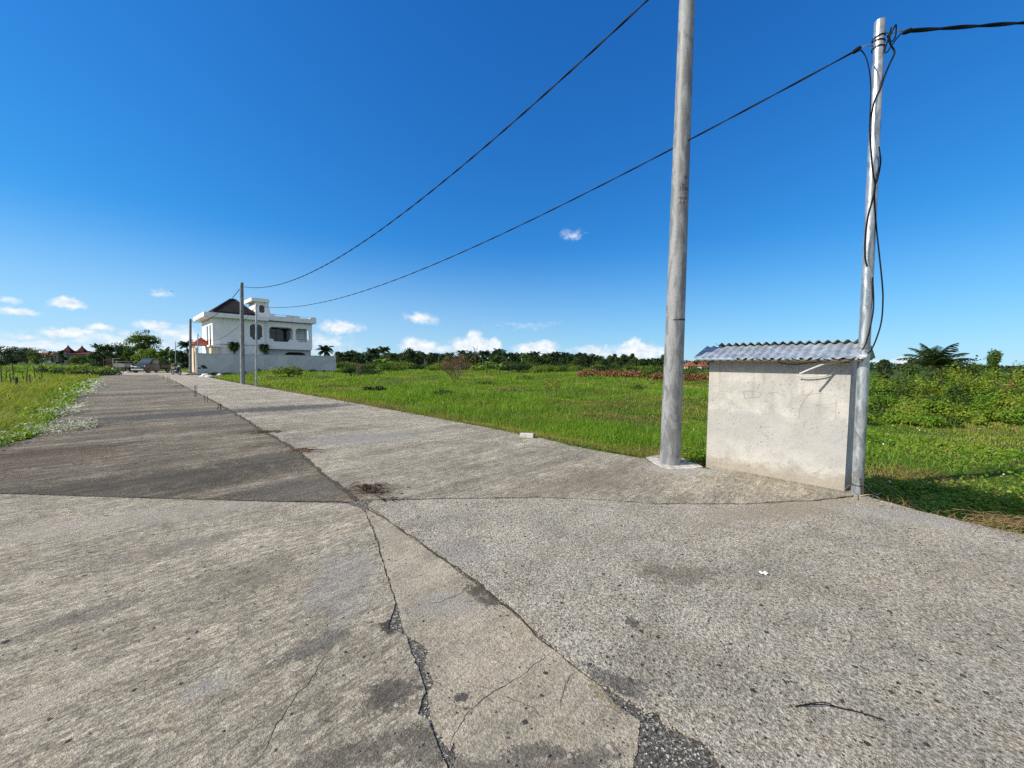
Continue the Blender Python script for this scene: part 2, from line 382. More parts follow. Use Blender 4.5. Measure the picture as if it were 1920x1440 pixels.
    for (p, nrm, off, wd, colr, amt) in (lines or []):     # dirt gathered along a joint
        dt = m.n('ShaderNodeVectorMath', operation='DOT_PRODUCT'); m.put(dt.inputs[0], c); dt.inputs[1].default_value = tuple(nrm)
        dd = m.math('ABSOLUTE', m.math('SUBTRACT', dt.outputs['Value'], off))
        dd = m.math('ADD', m.math('DIVIDE', dd, wd), m.math('MULTIPLY', sn, 0.45))
        base = m.mix(m.math('MULTIPLY', m.step(dd, 1.0, 0.1), amt), base, colr)
    nb = m.bump(h, bumpy, 0.045)
    return m.pbr(base, 0.92, 0, nb, 0.2)
def stain_at(px, py, wpx, hpx, rot, colr, amt):
    p = G(px, py); q = G(px + wpx, py); r_ = G(px, py - hpx)
    return (p.x, p.y, abs((q - p).length), abs((r_ - p).length), rot, colr, amt)
DARK_BAND = (0.10, 0.10, 0.098)  # tone of the long dark band crossing both lanes
def path(pts, z=0.0, step=0.07, jag=0.012, seed=1):
    """ground outline through pixel points, broken up like the edge of poured concrete"""
    W_ = [G(*p) if len(p) == 2 and not isinstance(p, Vector) else p for p in pts]
    out = []
    for a, b in zip(W_, W_[1:]):
        L = (b - a).length; k = max(1, min(80, int(L / step)))
        for t in range(k): out.append(a.lerp(b, t / k))
    out.append(W_[-1])
    res = []
    for q, p in enumerate(out):
        amp = jag * min(1.0 + p.length * 0.12, 3)
        o = (float(fbm(p.x*6, p.y*6, seed, 3)) - 0.5) * 2 * amp; o2 = (float(fbm(p.x*6, p.y*6, seed+9, 3)) - 0.5) * 2 * amp
        o += (float(vnoise(p.x*37, p.y*37, seed+3)) - .5) * amp; o2 += (float(vnoise(p.x*37, p.y*37, seed+5)) - .5) * amp
        res.append(Vector((p.x + o, p.y + o2, 0)))
    return res
def slab(name, outline, z0, z1, mat, bevel=0.008):
    pl = [outline[0]]
    for p in outline[1:]:
        if (p - pl[-1]).length > 0.012: pl.append(p)
    if (pl[0] - pl[-1]).length < 0.012: pl.pop()
    mb = MB().prism([(p.x, p.y) for p in pl], z0, z1)
    return mb.build(name, mat, kind='structure')
far = 62.0
jl = path([(683, 957), (660, 937)], seed=4)
# crack between the near left slab and the wedge
crackL = [(683, 958), (701, 1000), (722, 1070), (741, 1130), (738, 1146), (730, 1166), (726, 1180), (744, 1184), (761, 1192), (770, 1222), (784, 1258), (798, 1298), (790, 1314), (784, 1338), (806, 1352), (822, 1400), (836, 1436), (850, 1500)]
crackR = [(687, 957), (704, 999), (725, 1069), (745, 1130), (752, 1162), (765, 1192), (784, 1200), (797, 1206), (805, 1220), (800, 1240), (796, 1254), (808, 1268), (812, 1284), (803, 1296), (804, 1312), (812, 1345), (828, 1392), (842, 1404), (850, 1388), (856, 1410), (850, 1440), (854, 1500)]
wedgeR = [(692, 950), (762, 1002), (830, 1050), (905, 1103), (962, 1148), (1034, 1216), (1090, 1262), (1130, 1288), (1156, 1322), (1200, 1352), (1196, 1400), (1185, 1440), (1180, 1500)]
aggL = [(693, 948), (764, 999), (834, 1046), (907, 1098), (966, 1144), (1040, 1214), (1094, 1258), (1140, 1288), (1172, 1310), (1215, 1338), (1238, 1336), (1242, 1352), (1285, 1378), (1318, 1392), (1350, 1440), (1380, 1500)]
back = Vector((0, -8, 0))
m_near = concrete("worn concrete, near", (0.535, 0.485, 0.405), (0.425, 0.388, 0.325), (0.45, 0.395, 0.315), 0.12, 0.04, 36, 0.5, 0.9, chisel=0.42, flake=.72, stain=[stain_at(640, 1085, 60, 60, 0.3, (0.42, 0.41, 0.39), .45), stain_at(590, 1210, 60, 18, 0.6, (0.15, 0.145, 0.135), .55), stain_at(390, 1290, 50, 20, .7, (0.5, 0.49, 0.46), .5), stain_at(430, 1085, 120, 25, .7, (0.22, 0.20, 0.16), .35), stain_at(730, 1305, 50, 28, 0.2, (0.085, 0.083, 0.08), .7), stain_at(735, 1172, 22, 14, 0.9, (0.06, 0.06, 0.058), .9), stain_at(170, 1150, 70, 14, .7, (0.19, 0.18, 0.15), .45), stain_at(40, 1330, 160, 20, .8, (0.60, 0.53, 0.41), .7), stain_at(640, 1425, 150, 30, .4, (0.14, 0.125, 0.105), .6), stain_at(790, 1400, 60, 40, .4, (0.17, 0.155, 0.13), .7), stain_at(300, 965, 300, 14, 0.5, (0.50, 0.45, 0.37), .6), stain_at(310, 1030, 120, 14, 0.7, (0.27, 0.24, 0.20), .6)])
m_wedge = concrete("smooth concrete, wedge", (0.44, 0.395, 0.325), (0.37, 0.335, 0.28), (0.395, 0.345, 0.275), 0.10, 0.05, 44, 0.5, 0.75, chisel=0.18, flake=.30, stain=[stain_at(905, 1112, 55, 14, -0.75, (0.10, 0.085, 0.06), .9), stain_at(1150, 1308, 45, 16, -0.75, (0.26, 0.22, 0.12), .7), stain_at(1010, 1408, 70, 16, 0, (0.085, 0.08, 0.075), .7), stain_at(1110, 1425, 80, 20, 0.4, (0.10, 0.095, 0.085), .6), stain_at(865, 1305, 18, 9, 0.0, (0.08, 0.078, 0.074), .9), stain_at(960, 1440, 200, 26, 0, (0.17, 0.15, 0.125), .7), stain_at(1060, 1170, 60, 20, -.7, (0.45, 0.42, 0.36), .5), stain_at(830, 1130, 70, 24, 0, (0.40, 0.38, 0.34), .5)])
m_agg = concrete("rough aggregate concrete", (0.50, 0.465, 0.41), (0.43, 0.402, 0.357), (0.44, 0.39, 0.32), 0.06, 0.34, 58, 0.92, 1.0, chisel=0.12, flake=.35, gscale=50, stain=[stain_at(1280, 1080, 90, 18, 0, (0.20, 0.165, 0.125), .6), stain_at(860, 1040, 60, 30, 0.3, (0.42, 0.40, 0.37), .45), stain_at(1480, 955, 240, 12, .3, (0.42, 0.36, 0.27), .7), stain_at(1185, 1165, 14, 12, 0, (0.13, 0.11, 0.10), .8), stain_at(1130, 1270, 50, 18, -.7, (0.12, 0.115, 0.11), .6), stain_at(1180, 1290, 40, 20, -.7, (0.14, 0.13, 0.12), .6), stain_at(1700, 970, 120, 12, -.4, (0.50, 0.48, 0.44), .6)])
m_lane = concrete("stained concrete lane", (0.315, 0.28, 0.225), (0.215, 0.19, 0.153), (0.255, 0.205, 0.155), 0.36, 0.07, 34, 0.8, 0.95, chisel=0.5, stain=[stain_at(330, 778, 150, 6, 0.70, DARK_BAND, .8), stain_at(250, 905, 330, 18, 0.6, (0.085, 0.075, 0.06), .6), stain_at(560, 915, 80, 22, .6, (0.16, 0.155, 0.14), .5), stain_at(520, 860, 70, 22, -.8, (0.10, 0.092, 0.075), .6), stain_at(60, 860, 160, 20, .7, (0.11, 0.075, 0.05), .6), stain_at(330, 735, 60, 10, -.78, (0.11, 0.095, 0.075), .6), stain_at(230, 735, 60, 16, -.78, (0.36, 0.32, 0.27), .5)])
m_laneR = concrete("pale concrete lane", (0.52, 0.475, 0.40), (0.41, 0.375, 0.315), (0.39, 0.335, 0.265), 0.22, 0.08, 36, 0.85, 1.0, chisel=0.42, lines=[(None, B, VR, 0.10, (0.46, 0.42, 0.35), .7)], stain=[stain_at(540, 765, 130, 5, 0.70, DARK_BAND, .85), stain_at(680, 822, 110, 10, .5, (0.40, 0.385, 0.36), .65), stain_at(690, 920, 60, 14, .4, (0.17, 0.13, 0.08), .7), stain_at(1120, 900, 260, 16, .6, (0.27, 0.22, 0.16), .5), stain_at(1290, 880, 90, 10, 0, (0.6, 0.58, 0.55), .6)])
# old road under everything, laid bare where the slabs have broken away
m = NT("bare asphalt and chippings"); c = m.coord()
wv_ = m.n('ShaderNodeVectorMath', operation='ADD'); m.put(wv_.inputs[0], c); wn_ = m.n('ShaderNodeVectorMath', operation='SCALE'); m.put(wn_.inputs[0], m.noise(c, 160, 2, col=True)); wn_.inputs['Scale'].default_value = 0.012; m.put(wv_.inputs[1], wn_.outputs[0]); cw = wv_.outputs[0]
vc = m.sep(m.voro(cw, 130, 'Color')); vd = m.voro(cw, 130); vc2 = m.sep(m.voro(c, 40, 'Color'))
a_ = m.ramp(vc[0], [(0.0, (0.055, 0.050, 0.043)), (0.50, (0.12, 0.112, 0.098)), (0.76, (0.19, 0.18, 0.16)), (0.90, (0.34, 0.31, 0.26)), (0.96, (0.66, 0.62, 0.52))])
m_tar = m.pbr(a_, 0.75, 0, m.bump(m.math('ADD', vd, m.noise(c, 60, 4)), 1.0, 0.008), 0.1)
base_poly = [(-7, -6.5), (4.2, -6.5), (3.9, 3.0), (3.6, 4.6), (1.5, 6.4), (-0.5, 6.6), (-3, 6.2), (-7, 4.6)]
MB().prism(base_poly, -0.15, -0.006).build("old_asphalt", m_tar, kind='structure')
slab("near_slab", path([(-420, 918), (0, 926.5), (300, 935), (500, 940.5), (650, 944), (676, 953)] , jag=.006, seed=2) + path(crackL, jag=0.009, seed=5, step=.02) + [Vector((-0.35, -6, 0)), Vector((-6.5, -6, 0))], -0.14, 0.0, m_near)
slab("wedge_slab", path(crackR[::-1], jag=0.009, seed=6, step=.02) + path(wedgeR, jag=0.009, seed=7, step=.02) + [Vector((0.4, -6, 0)), Vector((-0.33, -6, 0))], -0.14, -0.003, m_wedge)
rim = [Vector((p.x, p.y, 0)) for p in RIM]
slab("aggregate_slab", path(aggL[::-1], jag=0.012, seed=8, step=.02) + path([(700, 939), (850, 936), (1000, 934), (1110, 937), (1230, 946), (1400, 946), (1530, 940), (1598, 932)], jag=0.012, seed=9) + path([RIM[0] + Vector((-.02, -.06, 0))] + RIM[1:], jag=0.012, seed=12, step=.1) + [Vector((0.55, -11, 0))], -0.14, 0.002, m_agg)
joint = [(668, 938), (640, 915), (600, 884), (560, 848), (525, 825), (490, 806), (463, 789), (440, 774), (418, 762), (400, 752), (365, 734), (330, 716)]
jw = path(joint, jag=0.022, step=0.12, seed=15); je = A * (far - jw[-1].dot(A)) + jw[-1]
leftE = [B*(VL - max(0, 12.5-u)*0.30) + A*u for u in (far, 40, 30, 22, 16, 12.5, 9, 7.4)]
slab("left_lane", [je] + path([(p.x, p.y, 0) and p for p in jw[::-1]], jag=0.0, step=50) + path([(650, 941), (500, 937.5), (300, 932), (0, 923.5), (-420, 915)], jag=.006, seed=2) + path([Vector(p) for p in leftE[::-1]], jag=0.03, step=.3, seed=17), -0.14, -0.004, m_lane)
rightE = [(1332, 880), (1261, 868), (1200, 858), (1100, 842), (1000, 818), (860, 792), (770, 775), (620, 748), (455, 720)]
rw = path(rightE, jag=0.02, step=0.12, seed=19); re = rw[-1] + A * (far - rw[-1].dot(A))
jr = [p + B*0.035*(0.5 + float(vnoise(p.x*3, p.y*3, 5))) for p in jw]
slab("right_lane", path([(700, 936.5), (850, 933.5), (1000, 931.5), (1110, 934.5), (1230, 943.5), (1400, 943.5), (1530, 937.5), (1596, 929.5)], jag=0.012, seed=9) + [G(1604, 921) + Vector((.1, .12, 0)), G(1335, 880) + Vector((.12, .3, 0))] + rw + [re] + [jr[-1] + A * (far - jr[-1].dot(A))] + jr[::-1], -0.14, 0.001, m_laneR)
# pale dirt yard past the end of the paving
m_dirt = simple("pale trodden dirt", (0.36, 0.32, 0.26), 0.95, 0, 0.25, 1.2, 0.5)
yd = [B*(VL-0.5) + A*57, B*(VR-0.3) + A*57, B*(VR-0.3) + A*72, B*(VL-3) + A*72]
MB().prism([(p.x, p.y) for p in yd], -0.14, 0.016).build("dirt_yard", m_dirt, kind='structure')
# hairline cracks inside the slabs
m_crack = simple("dark crack soil", (0.045, 0.042, 0.036), 0.95, 0, 0.3, 20)  # dark colour of the cracks themselves
def crack(pts, w, z, seed):
    W_ = path(pts, jag=0.012, step=0.012, seed=seed)
    mb = MB(); L = []; Rr = []
    for k, p in enumerate(W_):
        t = (W_[min(k+1, len(W_)-1)] - W_[max(k-1, 0)]).normalized(); nn = Vector((-t.y, t.x, 0))
        ww = w * (0.25 + 1.2*float(vnoise(p.x*25, p.y*25, seed))) * min(1, 4*min(k, len(W_)-1-k)/len(W_) + 0.15)
        L.append(p + nn*ww); Rr.append(p - nn*ww)
    v = [(p.x, p.y, z) for p in L + Rr]; n_ = len(L)
    mb.add(v, [(k+n_, k+1+n_, k+1, k) for k in range(n_-1)])
    mb.build("road_crack", m_crack, kind='structure')
crack([(840, 1415), (852, 1375), (880, 1335), (925, 1295), (975, 1268), (1010, 1240), (1036, 1220)], 0.0022, -0.0018, 31)
crack([(476, 1440), (500, 1400), (520, 1350), (550, 1305), (575, 1282), (590, 1258), (608, 1228), (625, 1208)], 0.0018, 0.0012, 32)
crack([(800, 1133), (830, 1128), (860, 1112), (880, 1102)], 0.0017, -0.0018, 33)
crack([(1048, 1330), (1060, 1295), (1072, 1270), (1078, 1258)], 0.0017, -0.0018, 34)
crack([(900, 1135), (870, 1127), (915, 1120)], 0.0011, -0.0018, 35)
crack([(350, 1268), (390, 1250), (425, 1232)], 0.0018, 0.0012, 36)
crack([(930, 1300), (990, 1322), (1020, 1350)], 0.0011, -0.0018, 37)

# dirt and moss packed into the joints
m_joint = simple("packed joint dirt", (0.060, 0.050, 0.030), 0.95, 0, 0.4, 8)
def seam(pts, w, z, seed, sh=0.0):
    W_ = path(pts, jag=0.02, step=0.06, seed=seed); mb = MB(); L = []; Rr = []
    for k, p in enumerate(W_):
        t = (W_[min(k+1, len(W_)-1)] - W_[max(k-1, 0)]).normalized(); nn = Vector((-t.y, t.x, 0))
        L.append(p + nn*(w*(0.1 + 1.7*max(0, float(fbm(p.x*3, p.y*3, seed, 4)) - .25)) + sh)); Rr.append(p - nn*(w*(0.1 + 1.3*max(0, float(fbm(p.x*4, p.y*4, seed+7, 4)) - .25)) - sh))
    n_ = len(L); mb.add([(p.x, p.y, z) for p in L + Rr], [(k+n_, k+1+n_, k+1, k) for k in range(n_-1)])
    mb.build("joint_dirt", m_joint, kind='structure')
seam([p for p in joint] + [(300, 703)], 0.06, 0.0025, 41)
seam([(0, 924.5), (300, 933.5), (500, 939), (655, 942)], 0.03, 0.0018, 42)
seam([(690, 952), (762, 1001), (830, 1048), (905, 1101), (962, 1147), (1034, 1216)], 0.012, 0.0035, 43)
# ------------------------------------------------------------------ materials of built things
def plaster(name, col, dark, scale=1.0, spots=0.5, bump=0.35):
    m = NT(name); c = m.coord()
    n1 = m.noise(c, 2.2*scale, 8, 0.62, 0.4); n2 = m.noise(c, 7*scale, 7, 0.7); n3 = m.noise(m.map(c, scale=(1, 1, 2.6)), 34*scale, 4, 0.6); n4 = m.noise(m.map(c, scale=(5, 5, 0.7)), 2.0*scale, 6, 0.6)
    b = m.mix(m.step(n1, 0.36, 0.68), dark, col)
    b = m.mix(m.math('MULTIPLY', m.step(n2, 0.50, 0.72), 0.45), b, tuple(x*0.72 for x in dark))
    b = m.mix(m.math('MULTIPLY', m.step(n4, 0.52, 0.72), 0.35), b, tuple(x*0.70 for x in dark))
    b = m.mix(m.math('MULTIPLY', m.step(n3, 0.66, 0.72), spots), b, tuple(x*0.35 for x in dark))
    return m.pbr(b, 0.9, 0, m.bump(m.math('ADD', n2, m.math('MULTIPLY', n3, 0.6)), bump, 0.01), 0.2)
def galv(name, base, rough=0.42, metal=0.55, scale=1.0, blotch=0.5):
    m = NT(name); c = m.coord()
    n1 = m.noise(m.map(c, scale=(1, 1, 0.35)), 9*scale, 6, 0.62, 0.9); n2 = m.noise(c, 60*scale, 3, 0.6); n3 = m.noise(m.map(c, scale=(1, 1, 6)), 5*scale, 4, 0.6)
    b = m.mix(m.step(n1, 0.43, 0.57), tuple(x*(1-blotch) for x in base), tuple(x*1.15 for x in base))
    b = m.mix(m.math('MULTIPLY', m.step(n2, 0.45, 0.7), 0.35), b, tuple(x*0.55 for x in base))
    b = m.mix(m.math('MULTIPLY', m.step(n3, 0.52, 0.66), 0.12), b, tuple(min(1, x*1.4) for x in base))
    return m.pbr(b, m.step(n1, 0.3, 0.7, rough*0.8, rough*1.3), metal, m.bump(m.math('ADD', n1, m.math('MULTIPLY', n2, 0.3)), 0.15, 0.01))
def shed_render():
    m = NT("weathered hut render"); c = m.coord(); z = m.sep(c)[2]
    n1 = m.noise(c, 2.4, 8, 0.62, 0.5); n2 = m.noise(c, 8, 7, 0.7); n3 = m.noise(m.map(c, scale=(1, 1, 2.4)), 30, 5, 0.62); n4 = m.noise(m.map(c, scale=(7, 7, 0.6)), 2.2, 6, 0.62); n5 = m.noise(c, 120, 2, .6)
    col = (0.485, 0.478, 0.455); dk = (0.375, 0.372, 0.36)
    b = m.mix(m.step(n1, 0.40, 0.64), dk, col)
    band = m.math('ADD', z, m.math('MULTIPLY', m.math('SUBTRACT', n1, .5), 1.3))              # greyer second coat over the lower middle
    b = m.mix(m.math('MULTIPLY', m.math('MULTIPLY', m.step(band, 1.02, 0.92), m.step(band, .38, .6)), .55), b, (0.36, 0.362, 0.36))
    b = m.mix(m.math('MULTIPLY', m.step(n2, 0.52, 0.70), 0.35), b, tuple(x*.75 for x in dk))
    b = m.mix(m.math('MULTIPLY', m.math('MULTIPLY', m.step(n4, 0.50, 0.68), m.step(z, .5, 1.6)), 0.5), b, (0.25, 0.245, 0.235))
    b = m.mix(m.math('MULTIPLY', m.step(m.math('ADD', z, m.math('MULTIPLY', n2, -.45)), .02, -.16), 0.7), b, (0.30, 0.26, 0.20))
    pit = m.math('MULTIPLY', m.step(n3, 0.625, 0.665), m.step(m.noise(c, 3.0, 4, .6), .42, .60))
    b = m.mix(m.math('MULTIPLY', pit, .8), b, (0.13, 0.125, 0.115))
    b = m.mix(m.math('MULTIPLY', m.step(n5, .58, .68), .25), b, tuple(x*.6 for x in dk))
    return m.pbr(b, 0.92, 0, m.bump(m.math('ADD', m.math('ADD', n2, m.math('MULTIPLY', n5, .25)), m.math('MULTIPLY', pit, -.8)), 0.6, 0.02), 0.2)
m_shed = shed_render()
m_pole = galv("mottled grey pole steel", (0.235, 0.247, 0.26), 0.6, 0.12, 0.7, 0.34)
m_galv = galv("galvanised pipe", (0.42, 0.46, 0.49), 0.36, 0.7, 1.2, 0.25)
m_zinc = galv("zinc roofing sheet", (0.38, 0.43, 0.47), 0.45, 0.4, 0.8, 0.16)
m_cable = simple("black cable sheath", (0.010, 0.011, 0.014), 0.7, 0, 0.2, 30, 0.0, 0.12)
m_rust = simple("rusted steel rod", (0.085, 0.045, 0.028), 0.85, 0.2, 0.4, 40)
m_wood = simple("weathered timber", (0.11, 0.075, 0.05), 0.85, 0, 0.35, 14, 0.4)
m_cem = simple("pale cement", (0.58, 0.56, 0.51), 0.92, 0, 0.2, 12, 0.5)
m_ink = simple("black stencil paint", (0.02, 0.022, 0.025), 0.6)
m_conduit = simple("grey plastic conduit", (0.55, 0.55, 0.53), 0.4, 0, 0.1, 20)
m_wire = simple("thin steel wire", (0.30, 0.26, 0.22), 0.5, 0.5, 0.3, 40)

# ------------------------------------------------------------------ meter shed by the road
Rf = G(1583, 921); fn = Vector((0.735, 0.678, 0)).normalized(); fx = Vector((fn.y, -fn.x, 0))      # fn: into the field
Lf = PL(1330, 700, Rf, fn); Lf.z = 0; fL = (Rf - Lf).length
ztop = D(1583, 676, Rf.y).z
shed = thing("meter_shed", "small cream rendered concrete hut with a corrugated zinc roof by the pipe pole", "shed", Lf)
def sh(s, d, z): return fx*s + fn*d + Z*z
mb = MB(); wt = 1.12; hz = ztop
for (a0, a1, d0, d1) in ((0, fL, 0, 0.12), (0, 0.12, 0.12, wt), (fL-0.12, fL, 0.12, wt), (0.12, fL-0.12, wt-0.12, wt)):
    v = [sh(a, d, z) for z in (-0.75, hz) for a, d in ((a0, d0), (a1, d0), (a1, d1), (a0, d1))]
    mb.add(v, [(0,3,2,1),(4,5,6,7),(0,1,5,4),(1,2,6,5),(2,3,7,6),(3,0,4,7)])
mb.build("wall", m_shed, shed)
mb = MB()                                             # pencil-thin scratches drawn in the render
def scratch(pts, w=0.004):
    P = [PL(px, py, Lf, fn) - Lf - fn*0.002 for px, py in pts]
    for a, b in zip(P, P[1:]):
        t = (b - a).normalized(); u = t.cross(fn).normalized()*w*0.5
        mb.add([a-u, b-u, b+u, a+u], [(0,1,2,3)])
m_scr = simple("scratched render", (0.27, 0.25, 0.22), 0.9)
for sc_pts, sc_w in (([(1394,735),(1411,733),(1412,745),(1396,747),(1394,735)], .004), ([(1411,733),(1428,737),(1424,745),(1412,745)], .004), ([(1440,737),(1458,736),(1475,745)], .004), ([(1497,785),(1500,765),(1510,747),(1524,732)], .005), ([(1420,731),(1424,720)], .003), ([(1568,750),(1566,790)], .003), ([(1505,741),(1540,737)], .003), ([(1530,760),(1568,756)], .003)):
    mb = MB(); scratch(sc_pts, sc_w); mb.build("scratch_mark", m_scr, shed)
# roof: two corrugated slopes, the back sheet lapped over the ridge
def corr(s0, s1, d0, z0, d1, z1, nw, amp, th, mat, name, parent):
    ns = nw*10; V_ = []
    for k in range(ns+1):
        s = s0 + (s1-s0)*k/ns; o = amp*math.cos(2*math.pi*nw*k/ns)
        for (d, z) in ((d0, z0), (d0 + (d1-d0)*.5, z0 + (z1-z0)*.5), (d1, z1)):
            V_.append(sh(s, d, z + o))
    n_ = len(V_); V2 = [p - Z*th for p in V_]
    f = []
    for k in range(ns):
        for r_ in range(2):
            a = k*3+r_; b = a+3
            f.append((a, b, b+1, a+1)); f.append((a+n_, a+1+n_, b+1+n_, b+n_))
        f.append((k*3, k*3+n_, (k+1)*3+n_, (k+1)*3)); f.append((k*3+2, (k+1)*3+2, (k+1)*3+2+n_, k*3+2+n_))
    MB().add(V_ + V2, f).build(name, mat, parent, smooth=True)
fe = -0.25; re_ = 0.30
corr(-0.16, fL+0.16, fe, hz+0.03, re_, hz+0.235, 19, 0.0115, 0.003, m_zinc, "roof_sheet", shed)
corr(-0.02, fL+0.13, re_-0.05, hz+0.272, wt+0.14, hz+0.04, 18, 0.019, 0.003, m_zinc, "roof_sheet", shed)
mb = MB(); v = [sh(a, d, z) for z in (hz-0.012, hz+0.012) for a, d in ((-0.13, -0.22), (fL+0.12, -0.22), (fL+0.12, -0.185), (-0.13, -0.185))]
mb.add(v, [(0,3,2,1),(4,5,6,7),(0,1,5,4),(1,2,6,5),(2,3,7,6),(3,0,4,7)])
for a0 in (0.02, fL-0.06):
    v = [sh(a, d, z + (0.16*max(d, 0)/0.3 if d > -1 else 0)*0) for z in (hz, hz+0.035) for a, d in ((a0, -0.13), (a0+0.04, -0.13), (a0+0.04, wt+.1), (a0, wt+.1))]
    mb.add([p - Z*0.03 for p in v], [(0,3,2,1),(4,5,6,7),(0,1,5,4),(1,2,6,5),(2,3,7,6),(3,0,4,7)])
mb.build("rafter", m_wood, shed)
def onw(px, py, off): return PL(px, py, Lf - fn*off, fn)
def curve(pts, n=8):
    """smooth line through points"""
    P = [Vector(p) for p in pts]; out = []
    for k in range(len(P)-1):
        p0 = P[max(k-1, 0)]; p1 = P[k]; p2 = P[k+1]; p3 = P[min(k+2, len(P)-1)]
        for t in range(n):
            t /= n
            out.append(0.5*((2*p1) + (p2-p0)*t + (2*p0-5*p1+4*p2-p3)*t*t + (3*p1-p0-3*p2+p3)*t**3))
    out.append(P[-1]); return out
cp = curve([onw(1499, 701, .30), onw(1520, 692, .24), onw(1545, 683, .16), onw(1575, 677, .08), onw(1600, 671, .05)])
o = MB().tube(cp, 0.011, 8).build("conduit_pipe", m_conduit, None, True)
tag(o, "grey conduit pipe sticking out under the eave of the cream hut", "pipe")
o = MB().tube(curve([onw(1493, 703.5, .07), onw(1510, 706, .06), onw(1535, 705, .05), onw(1556, 702, .03), onw(1566, 692, .02)]), 0.007, 8).build("conduit_pipe", m_conduit, None, True)
tag(o, "thin white cable tail bent back below the grey conduit on the hut", "pipe")
o = MB().tube(curve([onw(1452, 674, .06), onw(1466, 681, .10), onw(1490, 683, .12), onw(1520, 680, .12), onw(1556, 676, .10), onw(1600, 668, .08), onw(1625, 657, .12)]), 0.006, 6).build("power_cable", m_cable, None, True)
tag(o, "black cable sagging under the front eave of the cream hut", "cable")

# ------------------------------------------------------------------ poles
def pole(name, label, base, top, r0, r1, mat, group=None, cap=True, sink=0.3, n=20):
    t = thing(name, label, "pole", base, 0, group); d = (top - base); L = d.length; dn = d / L
    pts = [-dn*sink] + [d*(k/12) for k in range(13)]
    MB().tube(pts, [r0] + [r0 + (r1-r0)*k/12 for k in range(13)], n).build("shaft", mat, t, True)
    if cap:
        MB().tube([d - dn*0.10, d - dn*0.02, d + dn*0.012], [r1*1.03, r1*1.03, r1*0.8], n).build("cap", mat, t, True)
    return t
P1 = G(1261, 872); P1 = P1 + Vector((0, 0.10, 0)); P1top = D(1292, -105, P1.y)
p1 = pole("utility_pole", "thick mottled grey power pole with black stencilled figures beside the cream hut", P1, P1top, 0.158, 0.106, m_pole)
# white footing spread round the pole foot
ft = [G(*q) for q in ((1212, 858), (1225, 868), (1240, 876), (1258, 880), (1280, 880), (1300, 879), (1318, 876), (1306, 870), (1290, 866), (1282, 860), (1250, 855), (1228, 854))]
MB().prism([(p.x - P1.x, p.y - P1.y) for p in ft], -0.10, 0.007).build("footing", simple("cement smear", (0.47, 0.455, 0.42), 0.95, 0, 0.35, 9, 0.6), p1)
def ring_r(z): return 0.158 + (0.106-0.158) * z / (P1top - P1).length
ax = (P1top - P1).normalized()
def on_pole(px, py): return D(px, py, P1.y)
zb = on_pole(1270, 602).z / ax.z
mb = MB(); n_ = 18; v = []; f = []
for k in range(n_+1):
    a = -2.2 + 2.0*k/n_
    for dz in (0, 0.026): 
        w_ = 0.9 if k > 5 else 0.5
        v.append(ax*(zb + dz*w_) + Vector((math.cos(a), math.sin(a), 0))*(ring_r(zb)+0.003))
for k in range(n_): f.append((k*2, k*2+2, k*2+3, k*2+1))
mb.add(v, f).build("painted_band", m_ink, p1)
def stencil(text, px, py, size, parent, name="stencil_text"):
    """lettering wrapped round the shaft"""
    cu = bpy.data.curves.new(name, 'FONT'); cu.body = text; cu.size = size; cu.align_x = 'CENTER'; cu.resolution_u = 2
    o = bpy.data.objects.new(name, cu); C.objects.link(o); dg = bpy.context.evaluated_depsgraph_get()
    me = bpy.data.meshes.new_from_object(o.evaluated_get(dg)); bpy.data.objects.remove(o); bpy.data.curves.remove(cu)
    zc = on_pole(px, py).z / ax.z; r_ = ring_r(zc) + 0.002
    ctr = P1 + ax*zc; q = on_pole(px, py) - ctr
    view = math.atan2(EYE.y - ctr.y, EYE.x - ctr.x); a0 = view + math.asin(max(-.9, min(.9, q.x*0.92/r_)))
    bm = bmesh.new(); bm.from_mesh(me); bmesh.ops.subdivide_edges(bm, edges=[e for e in bm.edges if e.calc_length() > r_*0.2], cuts=2); bm.to_mesh(me); bm.free()
    for vtx in me.vertices:
        a = a0 + vtx.co.x / r_
        vtx.co = ax*(zc + vtx.co.y) + Vector((math.cos(a), math.sin(a), 0))*r_
    link(name, me, m_ink, parent)
for txt, px, py, sz in (("15", 1285, 343, 0.072), ("9", 1280, 356, 0.06), ("/", 1285, 356, 0.05), ("/200", 1283, 363.5, 0.082), ("-", 1278.5, 371, 0.05), ("-", 1282, 371, 0.05), ("-", 1285.5, 371, 0.05), ("9130", 1281, 381, 0.062), ("1 X 1", 1282, 388, 0.06)):
    stencil(txt, px, py, sz, p1)
P2 = G(1607, 928); P2top = D(1650, 40, P2.y)
p2 = pole("pipe_pole", "slim shiny galvanised pipe pole wound with black cables right of the hut", P2, P2top, 0.060, 0.052, m_galv, n=24)
for yy in (72, 80, 92):                                # wire lashings near the top
    q = D(1649 - (yy-40)*0.05, yy, P2.y) - P2
    MB().tube([q + Vector((math.cos(a)*.057, math.sin(a)*.057, .012*math.sin(a+yy))) for a in np.linspace(0, 6.283, 20)], 0.006, 6).build("lashing", m_cable, p2, True)
q = PL(1620, 652, P2, Vector((0, 1, 0))) - P2
MB().tube([q + Vector((math.cos(a)*.062, math.sin(a)*.062, .006*math.sin(a))) for a in np.linspace(0, 6.283, 20)], 0.004, 6).build("lashing", m_wire, p2, True)
q = PL(1607, 908, P2, Vector((0, 1, 0))) - P2
MB().tube([q + Vector((math.cos(a)*.064, math.sin(a)*.064, .006*math.sin(a))) for a in np.linspace(0, 6.283, 20)], 0.004, 6).build("lashing", m_cable, p2, True)
P3 = G(455, 721); P3top = D(453, 530, P3.y)
p3 = pole("utility_pole", "tall grey power pole on the road edge before the white house", P3, P3top, 0.135, 0.105, m_pole)
